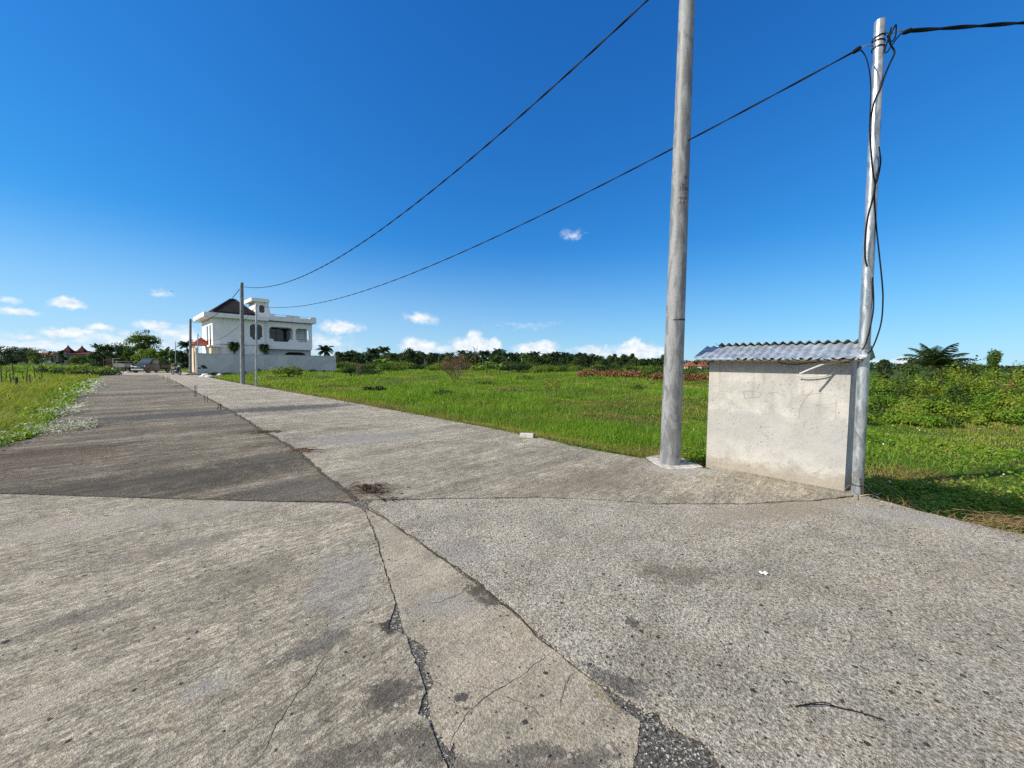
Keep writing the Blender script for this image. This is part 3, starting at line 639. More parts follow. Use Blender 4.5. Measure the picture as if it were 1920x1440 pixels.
MB().prism([(math.cos(a)*(.3+.1*math.sin(3*a)), math.sin(a)*(.26+.07*math.cos(2*a))) for a in np.linspace(0, 6.28, 14, endpoint=False)], -0.1, 0.022).build("footing", m_cem, p3)
P4 = G(480, 725); P4top = D(480.5, 570, P4.y)
pole("pipe_pole", "slim pale pipe pole standing right beside the tall grey pole before the white house", P4, P4top, 0.058, 0.05, m_galv)
P5 = G(357, 701); P5top = D(357, 598, P5.y)
pole("utility_pole", "grey power pole by the gate corner left of the white house", P5, P5top, 0.14, 0.11, m_pole)
P6 = G(371, 702.5); P6top = D(371, 625, P6.y)
pole("pipe_pole", "thin grey pipe pole before the left corner of the boundary wall", P6, P6top, 0.05, 0.045, m_galv)
P7 = D(329, 690, 62); P7.z = 0; P7top = D(329, 640, 62)
pole("pipe_pole", "thin grey pipe pole rising behind the parked motorbike", P7, P7top, 0.055, 0.05, m_galv)

# ------------------------------------------------------------------ cables
def twisted(name, p, q, via, r, label, n=90, strands=2):
    """hanging cable from p to q with the sag that passes the given sight line"""
    lo, hi = -6, 9
    def at(s, t): return p.lerp(q, t) - Z*(4*s*t*(1-t))
    def cross(s):
        best = None
        for t in np.linspace(0, 1, 400):
            w_ = CR.transposed() @ (at(s, t) - EYE)
            if w_.z >= 0: continue
            px = CX + F*w_.x/-w_.z
            if best is None or abs(px - via[0]) < best[0]: best = (abs(px - via[0]), CY - F*w_.y/-w_.z)
        return best[1]
    for _ in range(24):
        s = (lo+hi)/2
        if cross(s) < via[1]: lo = s
        else: hi = s
    base = [at(s, t) for t in np.linspace(0, 1, n)]
    mb = MB()
    if strands == 1: mb.tube(base, r, 6)
    else:
        L = (q-p).length
        for k in range(strands):
            pts = []
            for i_, b in enumerate(base):
                t = (base[min(i_+1, n-1)] - base[max(i_-1, 0)]).normalized(); x = t.cross(Z).normalized(); y = x.cross(t)
                a = i_/n*L*5.5 + k*2*math.pi/strands
                pts.append(b + (x*math.cos(a) + y*math.sin(a))*r*0.6)
            mb.tube(pts, r*0.78, 5)
    return tag(mb.build(name, m_cable, None, True), label, "cable")
twisted("power_cable", D(453.5, 537, P3.y), on_pole(1291, -72), (830, 341), 0.0145, "upper twisted black cable sweeping from the far grey pole to the thick near pole", 260)
twisted("power_cable", D(480.5, 573, P4.y), D(1610, 92, P2.y), (900, 457), 0.0098, "lower black cable sagging from the slim far pole to the shiny pipe pole", 260)
tA = twisted("power_cable", D(1702, 58, P2.y), Vector((15.0, 6.3, 7.6)), (1900, 44), 0.016, "black twisted cable leading off to the right from the shiny pipe pole", 160)
twisted("power_cable", D(453, 537, P3.y), D(357, 603, P5.y), (395, 597), 0.022, "black cable drooping from the far grey pole across the tiled roof to the gate pole", 60, 1)
twisted("power_cable", D(357, 603, P5.y), D(391, 587, 52), (372, 596), 0.02, "short black cable from the gate pole up to the white eave", 30, 1)
twisted("power_cable", D(480, 575, P4.y), D(371, 628, P6.y), (425, 629), 0.012, "thin dark cable sagging across the white house's plain side wall", 60, 1)
dep = P2.y - 0.075
def pc(pts, r, label, dd=0.0, n=7):
    P_ = curve([D(x, y, dep + dd + 0.02*math.sin(k*1.7)) for k, (x, y) in enumerate(pts)], n)
    return tag(MB().tube(P_, r*0.78, 6).build("drop_cable", m_cable, None, True), label, "cable")
pc([(1612, 93), (1619, 99), (1626, 114), (1631, 140), (1633, 170), (1632, 200), (1631, 230), (1633, 262), (1634, 300), (1636, 322), (1641, 345), (1644, 335), (1650, 312), (1651, 296), (1648, 275)], 0.0085, "thin black cable hanging from the left cable clamp and hooked round the pipe pole")
pc([(1690, 62), (1680, 74), (1670, 88), (1664, 97), (1659, 98), (1661, 86), (1668, 68), (1676, 52), (1680, 47), (1679, 68), (1671, 78), (1668, 66), (1671, 52)], 0.010, "black cable loops tangled at the top right of the pipe pole")
pc([(1664, 66), (1670, 84), (1677, 95), (1676, 103), (1668, 120), (1659, 142), (1650, 168), (1641, 186), (1634, 215), (1631, 240), (1634, 292), (1637, 325), (1641, 348), (1636, 374), (1628, 404), (1623, 440), (1622, 480), (1626, 500)], 0.012, "long black cable wrapping down from the pole top to its middle")
pc([(1650, 290), (1651, 305), (1646, 334), (1640, 352), (1640, 380), (1643, 424), (1650, 490), (1654, 530), (1655.5, 560), (1653, 600), (1645, 630), (1634, 655), (1622, 667), (1610, 673)], 0.011, "black cable bowing out to the right of the pipe pole down to the hut roof")
pc([(1636, 520), (1638, 560), (1637, 585), (1632, 612), (1625, 640), (1617, 656)], 0.010, "short black cable running down the front of the pipe pole to the hut roof")
for (a, b, lab) in (((1598, 99), (1614, 89), "black clamp gripping the cable left of the pipe pole top"), ((1692, 62), (1710, 56), "black clamp gripping the cable right of the pipe pole top")):
    pa, pb = D(*a, P2.y), D(*b, P2.y)
    tag(MB().tube([pa, pa.lerp(pb, .2), pa.lerp(pb, .8), pb], [0.010, 0.024, 0.028, 0.012], 8).build("cable_clamp", m_cable, None, True), lab, "clamp")
tag(MB().tube(curve([D(1614, 89, P2.y), D(1626, 85, P2.y), D(1634, 84, P2.y), D(1640, 80, P2.y)]), 0.006, 6).build("tie_wire", m_galv, None, True), "bright steel tie between the left cable clamp and the pipe pole", "wire")
tag(MB().tube(curve([D(1656, 60, P2.y), D(1672, 63, P2.y), D(1684, 58, P2.y), D(1696, 58, P2.y)]), 0.006, 6).build("tie_wire", m_galv, None, True), "steel tie between the pipe pole top and the right cable clamp", "wire")
# loose wires and rods at the pipe pole's foot
tag(MB().tube(curve([G(1584, 918, 0.15), G(1597, 907, .1), D(1612, 907, 4.72), D(1622, 911, 4.75), D(1632, 920, 4.8), D(1644, 927, 4.85), D(1652, 924, 4.9)]), 0.004, 5).build("tie_wire", m_wire, None, True), "rusty wire tied round the foot of the pipe pole", "wire")
tag(MB().tube(curve([G(1612, 930, .012), G(1630, 927, .05), G(1643, 931, .03), G(1650, 936, .012), G(1640, 940, .01), G(1634, 936, .01), G(1638, 930, .02)]), 0.003, 5).build("tie_wire", m_wire, None, True), "curl of thin wire lying on the paving beside the pipe pole", "wire")
for (x, y0, y1, lab) in ((1594, 925, 892, "rusty rod standing between the hut corner and the pipe pole"), (1613, 930, 896, "rusty rod standing against the right side of the pipe pole")):
    b = G(x, y0) + Vector((0, -.02, 0)); tag(MB().tube([b - Z*0.02, D(x, y1, b.y)], 0.006, 6).build("rebar_rod", m_rust, None, True), lab, "rod")

# ------------------------------------------------------------------ rods along the joint
def rods(items, label, group):
    for (x, y0, y1) in items:
        b = G(x, y0); t = D(x + random.uniform(-.3, .3), y1, b.y)
        tag(MB().tube([b - Z*0.05, b.lerp(t, .5), t], 0.009, 6).build("rebar_rod", m_rust, None, True), label, "rod", group)
rods([(364.6, 744, 722), (366.8, 744, 722), (369, 744, 722)], "rusty rod in the upright trio of the road joint", "reinforcing rods along the road joint")
rods([(384, 755, 741), (389, 754, 741)], "rusty rod in the short pair nearest the camera on the joint", "reinforcing rods along the road joint")
rods([(314.4, 716, 704), (317.7, 716, 704)], "rusty rod in the taller far pair on the road joint", "reinforcing rods along the road joint")
rods([(305.6, 711, 704), (307.6, 711, 704)], "rusty rod in the farthest short pair on the road joint", "reinforcing rods along the road joint")
b = G(406.5, 768); tag(MB().tube([b - Z*.03, D(410, 761, b.y), D(413.3, 757, b.y), D(413.8, 768, b.y)], 0.014, 6).build("rebar_rod", m_rust, None, True), "rusty rod bent into a peak on the road joint", "rod", "reinforcing rods along the road joint")
b = G(334, 726); tag(MB().tube(curve([b + Vector((-.25, 0, .02)), b + Vector((-.1, .05, .10)), b + Vector((.1, 0, .13)), b + Vector((.3, .05, .04))]), 0.016, 6).build("rebar_rod", m_rust, None, True), "rusty rod lying curled on the joint left of the trio", "rod", "reinforcing rods along the road joint")
# ------------------------------------------------------------------ small things lying about
b0 = G(988, 822); Mx = Matrix.Translation((b0.x, b0.y + .1, 0.003)) @ Matrix.Rotation(R(-8), 4, 'Z')
o = MB().box((-.145, -.09, 0), (.145, .09, .085)).mesh("b", False, (0, 0, 0), 0.008)
o = link("concrete_block", o, m_cem, None, "pale concrete block lying on the road edge by the grass", "block"); o.matrix_world = Mx
m_twig = simple("dry dark twigs", (0.075, 0.05, 0.035), 0.9, 0, 0.5, 30)
m_straw = simple("dry straw", (0.24, 0.16, 0.08), 0.9, 0, 0.45, 30)
def twigs(px, py, wm, n, label, seed, hgt=0.12, mat=None, lng=0.28, r=0.004):
    rr = random.Random(seed); c0 = G(px, py); mb = MB()
    for k in range(n):
        p = Vector((rr.gauss(0, wm*.5), rr.gauss(0, wm*.25), 0.012 + rr.random()*hgt*0.3)); a = rr.uniform(-.5, .5) + (math.pi if rr.random() < .4 else 0)
        l = lng*rr.uniform(.4, 1.2); d = Vector((math.cos(a), math.sin(a), 0))
        mb.tube(curve([p, p + d*l*.4 + Z*rr.random()*hgt, p + d*l + Vector((0, rr.uniform(-.06, .06), rr.random()*hgt*.4))], 4), r*rr.uniform(.6, 1.3), 4)
    return tag(mb.build("twig_heap", mat or m_twig, None, False, loc=c0), label, "debris")
twigs(690, 923, 0.13, 55, "heap of dark roots and twigs where the slabs meet", 3, 0.09, None, 0.18, 0.0035)
o = MB()
for k, e in enumerate(((748, 932), (744, 935), (738, 931), (735, 937))): o.tube(curve([G(702, 926, .05), G(716, 934 + k, .03), G(726, 935, .012), G(e[0], e[1], .03)]), 0.005, 5)
tag(o.build("dry_root", m_twig, None, True), "dark stringy roots trailing right from the twig heap", "debris")
twigs(566, 847, 0.22, 40, "strip of reddish dry twigs on the joint above the root heap", 4, 0.04, simple("reddish dry twigs", (0.13, 0.07, 0.045), 0.9, 0, 0.4, 30), 0.2, 0.004)
twigs(496, 811, 0.22, 26, "scatter of brown twigs on the joint below the bent rod", 5, 0.03, None, 0.22, 0.005)
tag(MB().tube(curve([G(1492, 1324, .006), G(1515, 1320, .02), G(1545, 1317, .03), G(1572, 1326, .015), G(1610, 1335, .008), G(1656, 1349, .008)]), 0.0022, 6).build("loose_wire", m_cable, None, True), "bent black wire lying on the rough paving at lower right", "wire")
tag(MB().tube(curve([G(1492, 1325, .006), G(1512, 1322, .006), G(1546, 1321, .006), G(1566, 1325, .006)]), 0.0016, 6).build("loose_wire", m_cable, None, True), "short black wire lying along the bent one at lower right", "wire")
c0 = G(1431, 1077)
mb = MB(); g_ = 7
for i_ in range(g_):
    for j_ in range(g_):
        x = (i_/(g_-1)-.5)*.048; y = (j_/(g_-1)-.5)*.035
        mb.v.append((x + .004*math.sin(9*j_), y + .003*math.sin(7*i_), .008 + .008*float(vnoise(i_*.8, j_*.8, 3)) + .005*math.sin(i_*1.3)))
mb.f = [(i_*g_+j_, (i_+1)*g_+j_, (i_+1)*g_+j_+1, i_*g_+j_+1) for i_ in range(g_-1) for j_ in range(g_-1)]; mb.m = [0]*len(mb.f)
tag(mb.build("paper_scrap", simple("white paper", (0.8, 0.8, 0.78), 0.7), None, False, loc=c0), "small crumpled white scrap lying on the rough paving", "paper")
# chips and pebbles, dry needles
def pebbles(name, spots, n, s0, s1, mat, label, seed):
    rr = np.random.default_rng(seed)
    ico = np.array([(0,0,1),(.89,0,.45),(.28,.85,.45),(-.72,.53,.45),(-.72,-.53,.45),(.28,-.85,.45),(.72,.53,-.45),(-.28,.85,-.45),(-.89,0,-.45),(-.28,-.85,-.45),(.72,-.53,-.45),(0,0,-1)])
    fi = np.array([(0,1,2),(0,2,3),(0,3,4),(0,4,5),(0,5,1),(1,6,2),(2,7,3),(3,8,4),(4,9,5),(5,10,1),(6,7,2),(7,8,3),(8,9,4),(9,10,5),(10,6,1),(11,7,6),(11,8,7),(11,9,8),(11,10,9),(11,6,10)])
    Vs = []; Ts = []
    for k in range(n):
        px, py, sx_, sy_ = spots[rr.integers(len(spots))]
        p = G(px + rr.normal()*sx_, min(1600, max(930, py + rr.normal()*sy_)))
        s = s0 + (s1-s0)*rr.random()**3
        vv = ico*(1 + rr.normal(size=(12, 1))*.18)*s*np.array([1+.5*rr.random(), 1, .6]) + np.array([p.x, p.y, s*.35])
        Ts.append(fi + len(Vs)*12); Vs.append(vv)
    link(name, mesh_np(name, np.concatenate(Vs), None, np.concatenate(Ts)), mat, None, label, None, None, 'stuff')
pebbles("stone_chips", [(300, 1250, 300, 200), (900, 1250, 250, 150), (1300, 1380, 200, 60), (1500, 1150, 350, 180), (780, 1330, 60, 60), (1200, 1340, 60, 40)], 520, 0.0018, 0.0065, simple("dark stone chips", (0.15, 0.14, 0.125), 0.8, 0, 0.6, 50), "small dark stone chips strewn over the worn paving", 5)
pebbles("pale_chips", [(1260, 1400, 60, 40), (790, 1230, 30, 60), (1220, 1360, 50, 40), (800, 1400, 30, 50)], 130, 0.0015, 0.0042, simple("pale chippings", (0.36, 0.33, 0.27), 0.8, 0, 0.3, 50), "pale chippings lying in the broken gaps of the slabs", 6)
rr = random.Random(9); mb = MB()
for k in range(330):
    if rr.random() < .75: px, py = rr.gauss(1720, 150), rr.gauss(1080, 60)
    else: px, py = rr.uniform(300, 1900), rr.uniform(960, 1400)
    if py < 975 or px > 2050: continue
    p = G(px, py, .007); a = rr.uniform(-.8, .5); l = rr.uniform(.02, .075)
    d = Vector((math.cos(a), math.sin(a), 0)); mb.tube([p, p + d*l*.5 + Vector((rr.uniform(-.006, .006),)*2 + (.004,)), p + d*l], 0.0011, 3, cap=False)
tag(mb.build("dry_needles", m_straw), "thin dry brown needles strewn over the rough paving", kind='stuff')
# ------------------------------------------------------------------ white house and its boundary wall
m_white = plaster("white house paint", (0.84, 0.84, 0.83), (0.79, 0.79, 0.78), 0.25, 0.1, 0.1)
m_bwall = plaster("raw grey render", (0.58, 0.60, 0.59), (0.48, 0.50, 0.49), 0.22, 0.15, 0.2)
m_cream = plaster("cream render", (0.66, 0.58, 0.45), (0.54, 0.47, 0.36), 0.3, 0.1, 0.1)
m_glass = NT("dark window glass").pbr((0.012, 0.014, 0.018), 0.06, 0.0, None, 0.6)
m_frame = simple("dark grey frame", (0.035, 0.04, 0.045), 0.45)
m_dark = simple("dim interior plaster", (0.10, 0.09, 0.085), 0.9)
def roof_tiles(name, col, sc=1.0):
    m = NT(name); c = m.coord(); z = m.sep(c)
    wv = m.n('ShaderNodeTexWave', wave_type='BANDS', bands_direction='Z', wave_profile='SAW'); m.put(wv.inputs[0], c); wv.inputs['Scale'].default_value = 1.1*sc
    n = m.noise(c, 2.2, 5, 0.6)
    b = m.mix(m.step(n, .35, .65), tuple(x*.75 for x in col), tuple(x*1.25 for x in col)); b = m.mix(m.math('MULTIPLY', wv.outputs['Fac'], .7), b, tuple(x*.3 for x in col))
    return m.pbr(b, 0.8, 0, m.bump(wv.outputs['Fac'], .6, .05), .2)
m_tile = roof_tiles("dark brown roof tiles", (0.032, 0.029, 0.029))
m_redtile = roof_tiles("orange red roof tiles", (0.36, 0.10, 0.06)); m_maroon = roof_tiles("maroon roof tiles", (0.13, 0.028, 0.024))
# boundary wall: corner W0, side wall along B
W0 = D(369, 700, 47); W0.z = 0; WL = 16.6; WH = 2.42
mb = MB()
def fb(p, a, b, z): return p + A*a + B*b + Z*z
def obox(mb, P, a0, a1, b0, b1, z0, z1, mi=0):
    v = [fb(P, a, b, z) for z in (z0, z1) for a, b in ((a0, b0), (a0, b1), (a1, b1), (a1, b0))]
    mb.add(v, [(0,3,2,1),(4,5,6,7),(0,1,5,4),(1,2,6,5),(2,3,7,6),(3,0,4,7)], mi); return mb
bw = thing("boundary_wall", "long grey rendered boundary wall around the white house", "wall", W0)
O3 = Vector((0, 0, 0))
obox(MB(), O3, 0, 0.15, 0, WL, -0.3, WH).build("wall_panel", m_bwall, bw)
obox(MB(), O3, -0.04, 0.19, -0.04, WL+0.04, WH, WH+0.07).build("coping", m_bwall, bw)
for k in range(6): obox(MB(), O3, -0.03, 0.0, 1.6+k*2.9, 1.85+k*2.9, -0.3, WH).build("pier", m_bwall, bw)
q = PL(383, 688.5, W0, A)
rr = random.Random(3); mb = MB()
for k in range(7):
    cx, cz = rr.gauss(0, .28), rr.gauss(0, .10); n_ = 9; rad = rr.uniform(.09, .2)
    P_ = [q - W0 - A*0.006*(k*.3+1) + B*(cx + rad*math.cos(t*6.283/n_)*rr.uniform(.7, 1.6)) + Z*(cz + rad*.6*math.sin(t*6.283/n_)) for t in range(n_)]
    mb.add(P_, [tuple(range(n_))])
mb.build("paint_blot", m_ink, bw)
# gate front on the road side (lit): cream piers and an arched opening
gate = thing("house_gate", "sunlit cream gateway with an arched opening left of the boundary wall", "gate", W0)
obox(MB(), O3, 0.18, 0.55, -0.05, 0.25, -.3, 2.55).build("gate_pier", m_cream, gate)
obox(MB(), O3, 1.55, 3.1, -0.10, 0.30, -.3, 3.15).build("gate_pier", m_cream, gate)
def arch_panel(P, a0, a1, b, z0, z1, th, r_off, mat, parent, name):
    w_ = a1-a0; zc = z1 - w_*0.5*0.9 - r_off; pts = []
    n_ = 14
    outer = [(a0, z1), (a1, z1)]
    inner = [(a1 - (w_/2)*(1-math.cos(math.pi*t/n_)), zc + (w_/2)*0.9*math.sin(math.pi*t/n_)) for t in range(n_+1)]
    poly = [(a0, z1), (a0, zc)] + inner[::-1][1:-1] + [(a1, zc), (a1, z1)]
    tri = tessellate_polygon([[Vector((x, y, 0)) for x, y in poly]])
    v = [fb(P, x, b, y) for x, y in poly] + [fb(P, x, b+th, y) for x, y in poly]; n = len(poly)
    f = [tuple(t) for t in tri] + [tuple(i+n for i in t) for t in tri] + [(i, (i+1) % n, (i+1) % n + n, i+n) for i in range(n)]
    MB().add(v, f).build(name, mat, parent)
arch_panel(O3, 0.55, 1.55, 0.0, 0, 3.15, 0.25, 0.45, m_cream, gate, "arch")
obox(MB(), O3, 0.55, 1.55, 0.12, 0.17, 0.05, 2.3).build("gate_leaf", simple("dull brown gate leaf", (0.16, 0.10, 0.085), .6), gate)
obox(MB(), O3, 3.1, 5.2, -0.05, 0.15, -.3, 2.15).build("side_wall", m_cream, gate)
obox(MB(), O3, 0.5, 1.7, -0.5, -0.05, -.1, 0.18).build("doorstep", m_cem, gate)

H0 = W0 + A*1.1; H0.z = 0
house = thing("white_house", "two storey white house with a dark tiled roof and rounded windows", "house", H0)
def FP(px, py, off=0.0):
    p = PL(px, py, H0 + A*off, A) - H0; return (p.dot(B), p.z)
def rrect(x0, x1, z0, z1, r, n=5):
    out = []
    for cx, cz, a0 in ((x1-r, z0+r, -90), (x1-r, z1-r, 0), (x0+r, z1-r, 90), (x0+r, z0+r, 180)):
        for k in range(n+1):
            a = R(a0 + 90*k/n); out.append((cx + r*math.cos(a), cz + r*math.sin(a)))
    return out
def stepped(x0, x1, zt, zs, zb, ins, r, n=5):
    """rounded head, square shoulders, narrower rounded foot"""
    out = []
    rb = min(r*.7, (zs-zb)*.8)
    for k in range(n+1): a = R(180 + 90*k/n); out.append((x0+ins+rb + rb*math.cos(a), zb+rb + rb*math.sin(a)))
    for k in range(n+1): a = R(270 + 90*k/n); out.append((x1-ins-rb + rb*math.cos(a), zb+rb + rb*math.sin(a)))
    out += [(x1-ins, zs), (x1, zs)]
    for k in range(n+1): a = R(90*k/n); out.append((x1-r + r*math.cos(a), zt-r + r*math.sin(a)))
    for k in range(n+1): a = R(90 + 90*k/n); out.append((x0+r + r*math.cos(a), zt-r + r*math.sin(a)))
    out += [(x0, zs), (x0+ins, zs)]
    return out
def holed(mb, outline, holes, a0, a1, axis='B', b=0.0, mi=0):
    """wall slab with openings; axis B: runs along the facade, axis A: runs along the road"""
    def P(x, z, d): return (A*d + B*x + Z*z) if axis == 'B' else (B*d + A*x + Z*z)
    loops = [outline] + holes
    flat = [q for l in loops for q in l]; n = len(flat)
    tri = tessellate_polygon([[Vector((x, z, 0)) for x, z in l] for l in loops])
    v = [P(x, z, a0) for x, z in flat] + [P(x, z, a1) for x, z in flat]
    f = [tuple(t) for t in tri] + [tuple(i+n for i in t[::-1]) for t in tri]; k = 0
    for l in loops:
        for i in range(len(l)):
            j = (i+1) % len(l); f.append((k+i, k+j, k+j+n, k+i+n))
        k += len(l)
    return mb.add(v, f, mi)
xL = FP(398.5, 620)[0]; xM = FP(495.5, 600)[0]; xR = FP(585, 620, 0.35)[0]
zE = FP(398, 594.5)[1]; zP = FP(389, 584.7, -.7)[1]; DEP = 8.5
zFloor = FP(585, 656.5, .35)[1]; OFF = 0.35
def hole(x0, x1, yt, ys, yb, insl, off, r):
    a, zt = FP(x0, yt, off); b, _ = FP(x1, yt, off); m_ = (x0+x1)/2
    zt = FP(m_, yt, off)[1]; zs = FP(m_, ys, off)[1]; zb = FP(m_, yb, off)[1]
    return stepped(a, b, zt, zs, zb, insl*(b-a), r)
w1 = hole(468.3, 491.4, 608.2, 632.3, 637, 0.14, 0, .42)
w2 = hole(504.2, 548.9, 613.5, 636, 640.6, 0.16, OFF, .48)
w3 = hole(554.3, 579.3, 616.5, 637.5, 641.8, 0.13, OFF, .42)
mb = MB()
holed(mb, [(xL, 0), (xM, 0), (xM, zE), (xL, zE)], [w1], 0, 0.28)
obox(mb, O3, 0.28, DEP, xL, xL+0.2, 0, zE); obox(mb, O3, DEP, DEP+.2, xL, xR, 0, zE)
obox(mb, O3, .28, 2.6, xM-.2, xM, 0, zFloor-.1)
mb.build("wall", m_white, house)
mb = MB()
holed(mb, [(xM, zFloor), (xR, zFloor), (xR, zE), (xM, zE)], [w2, w3], OFF, OFF+.22)
w4 = stepped(OFF+.6, OFF+2.2, zE-.5, zFloor+1.1, zFloor+.75, .15, .4)
holed(mb, [(OFF+.22, zFloor), (DEP, zFloor), (DEP, zE), (OFF+.22, zE)], [[(x, z) for x, z in w4]], xR-.22, xR, 'A')
obox(mb, O3, OFF+.22, DEP, xM, xR-.22, zFloor, zFloor+.22)
obox(mb, O3, 2.7, 2.9, xM, xR-.22, zFloor+.22, zE)
mb.build("terrace_wall", m_white, house)
# ground floor below the overhang, with two wide low arches
zG = zFloor - 0.12; mb = MB()
g1 = FP(487, 662, 1.0)[0]-.2; 
aL = [rrect(xM+.1, FP(507, 662, 1)[0], -0.2, FP(490, 659.5, 1)[1], .8), rrect(FP(532, 662, 1)[0], FP(575, 662, 1)[0], -0.2, FP(553, 660.5, 1)[1], .8)]
xR2 = FP(583, 660, 1.0)[0]
holed(mb, [(xM-.01, -0.3), (xR2, -0.3), (xR2, zFloor), (xM-.01, zFloor)], aL, 1.0, 1.25)
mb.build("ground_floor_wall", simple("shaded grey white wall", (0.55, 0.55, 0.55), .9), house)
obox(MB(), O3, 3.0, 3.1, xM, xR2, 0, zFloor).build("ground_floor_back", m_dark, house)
# glazing
def window(loop, a, mullions, name="window"):
    wf = MB(); xs = [p[0] for p in loop]; zs = [p[1] for p in loop]; x0, x1, z0, z1 = min(xs), max(xs), min(zs), max(zs)
    for x in mullions: obox(wf, O3, a-.05, a+.03, x0+(x1-x0)*x-.04, x0+(x1-x0)*x+.04, z0, z1)
    obox(wf, O3, a-.05, a+.03, x0, x1, z1-(z1-z0)*.26-.03, z1-(z1-z0)*.26+.03)
    fo = wf.build(name, m_frame, house)
    tri = tessellate_polygon([[Vector((x, z, 0)) for x, z in loop]])
    MB().add([A*a + B*x + Z*z for x, z in loop], [tuple(t) for t in tri]).build("pane", m_glass, fo); return fo
window(w1, .24, (.55,))
bx0, bx1 = FP(507, 620, 2.7)[0], FP(544, 620, 2.7)[0]; bz0, bz1 = zFloor+.35, FP(525, 616, 2.7)[1]
window(rrect(bx0, bx1, bz0, bz1, .3), 2.66, (.28, .66, .8))
x3 = FP(556, 637, OFF)[0], FP(578, 637, OFF)[0]; zr = FP(566, 636.5, OFF)[1]
mb = MB(); mb.tube([A*(OFF+.1) + B*x3[0] + Z*zr, A*(OFF+.1) + B*x3[1] + Z*zr], .03, 6); mb.build("hand_rail", m_frame, house)
# eave box round the left part, parapet round the terrace roof
ov = .7
mb = MB(); obox(mb, O3, -ov, DEP+ov, xL-ov-.2, xM+.35, zE, zP); mb.build("eave_box", m_white, house)
zq = FP(540, 591, -.15)[1]; ze2 = FP(540, 603, -.15)[1]
n1 = [(FP(x, 589, -.15)[0]) for x in (514, 538, 560.5, 583)]
xe = FP(593, 600, -.15)[0]; zlow = FP(526, 593.5, -.15)[1]
mb = MB()
po = [(xM+.35, ze2), (xe, ze2), (xe, zq)] + [(n1[3], zq), (n1[3]-.15, zlow), (n1[2]+.15, zlow), (n1[2], zq), (n1[1], zq), (n1[1]-.15, zlow), (n1[0]+.15, zlow), (n1[0], zq), (xM+.35, zq)]
holed(mb, po, [], -.15, .05)
obox(mb, O3, .05, DEP, xe-.2, xe, ze2, zq); obox(mb, O3, .05, DEP, xM+.35, xe-.2, ze2, ze2+.2); obox(mb, O3, DEP, DEP+.2, xM+.35, xe, ze2, zq)
mb.build("parapet", m_white, house)
mb = MB()
for k in (0, 2): mb = MB(); mb.tube([A*-.05 + B*n1[k] + Z*(zq-.05), A*-.05 + B*n1[k+1] + Z*(zq-.05)], .035, 6); mb.build("roof_rail", m_white, house)
# stair tower
tx0, tx1 = FP(478.5, 580, .6)[0], FP(503.5, 580, .6)[0]; tz1 = FP(490, 566.5, .6)[1]
tw = rrect(FP(485.8, 580, .6)[0], FP(496.2, 580, .6)[0], FP(490, 586.5, .6)[1], FP(490, 572, .6)[1], .28)
mb = MB(); holed(mb, [(tx0, zP-.3), (tx1+.28, zP-.3), (tx1+.22, tz1-1.3), (tx1+.05, tz1-.5), (tx1, tz1), (tx0, tz1)], [tw], .6, .8)
obox(mb, O3, .8, 3.9, tx0, tx0+.2, zP-.3, tz1); obox(mb, O3, .8, 3.9, tx1-.2, tx1, zP-.3, tz1); obox(mb, O3, 3.9, 4.1, tx0, tx1, zP-.3, tz1)
mb.build("stair_tower", m_white, house)
window(tw, .72, (.5,))
obox(MB(), O3, .15, 4.5, tx0-.5, tx1+.02, tz1, tz1+.45).build("tower_cap", m_white, house)
# hipped tile roof over the left part
rx0, rz0 = FP(399.3, 579.5, .1); rx1, rz1 = FP(478.5, 584, .1); ra0, ra1 = .1, 6.5; zr0 = zP + .12
zr0 = max(zr0, (rz0+rz1)/2 - .25)
apx = (rx0+rx1)/2 - .1; apd = (ra0+ra1)/2; apz = PL(436.5, 561.5, H0 + A*apd, A).z
apx = (PL(436.5, 561.5, H0 + A*apd, A) - H0).dot(B)
eps = .25
c4 = [A*ra0 + B*rx0 + Z*zr0, A*ra0 + B*rx1 + Z*zr0, A*ra1 + B*rx1 + Z*zr0, A*ra1 + B*rx0 + Z*zr0]
r1_ = A*apd + B*(apx-eps) + Z*apz; r2_ = A*apd + B*(apx+eps) + Z*apz
dn = Z*-.16
v = c4 + [r1_, r2_] + [p + dn for p in c4]
MB().add(v, [(0,1,5,4), (1,2,5), (2,3,4,5), (3,0,4), (0,6,7,1), (1,7,8,2), (2,8,9,3), (3,9,6,0), (6,9,8,7)]).build("tiled_roof", m_tile, house)
mb = MB()
for a_, b_ in ((c4[0], r1_), (c4[1], r2_), (c4[2], r2_), (c4[3], r1_), (r1_, r2_)):
    mb = MB(); mb.tube([a_, b_], .12, 6); mb.build("ridge_tile", m_tile, house)
obox(MB(), O3, ra0+.4, ra1-.4, rx0+.5, rx1-.5, zP-.05, zr0-.17).build("roof_base", m_white, house)
# lit front face: tall slot window, band and small porch
obox(MB(), O3, 1.2, 2.2, xL-.03, xL, 3.6, 6.2).build("front_window", m_glass, house)
obox(MB(), O3, 3.4, 4.6, xL-.03, xL, 3.6, 6.2).build("front_window", m_glass, house)
px0 = FP(399, 652, -.4)[0]; 
obox(MB(), O3, -.45, 1.2, xL-.25, FP(410, 652, -.45)[0], 0, FP(404, 650, -.45)[1]).build("porch", m_cream, house)
obox(MB(), O3, -.6, 1.3, xL-.45, FP(414, 650, -.6)[0], FP(404, 650, -.45)[1], FP(404, 650, -.45)[1]+.18).build("porch_roof", m_white, house)
zb1 = FP(440, 646.5)[1]
obox(MB(), O3, -.03, 0.0, xL, xM, zb1-.05, zb1+.05).build("string_course", simple("grey painted band", (.35, .37, .4), .8), house)
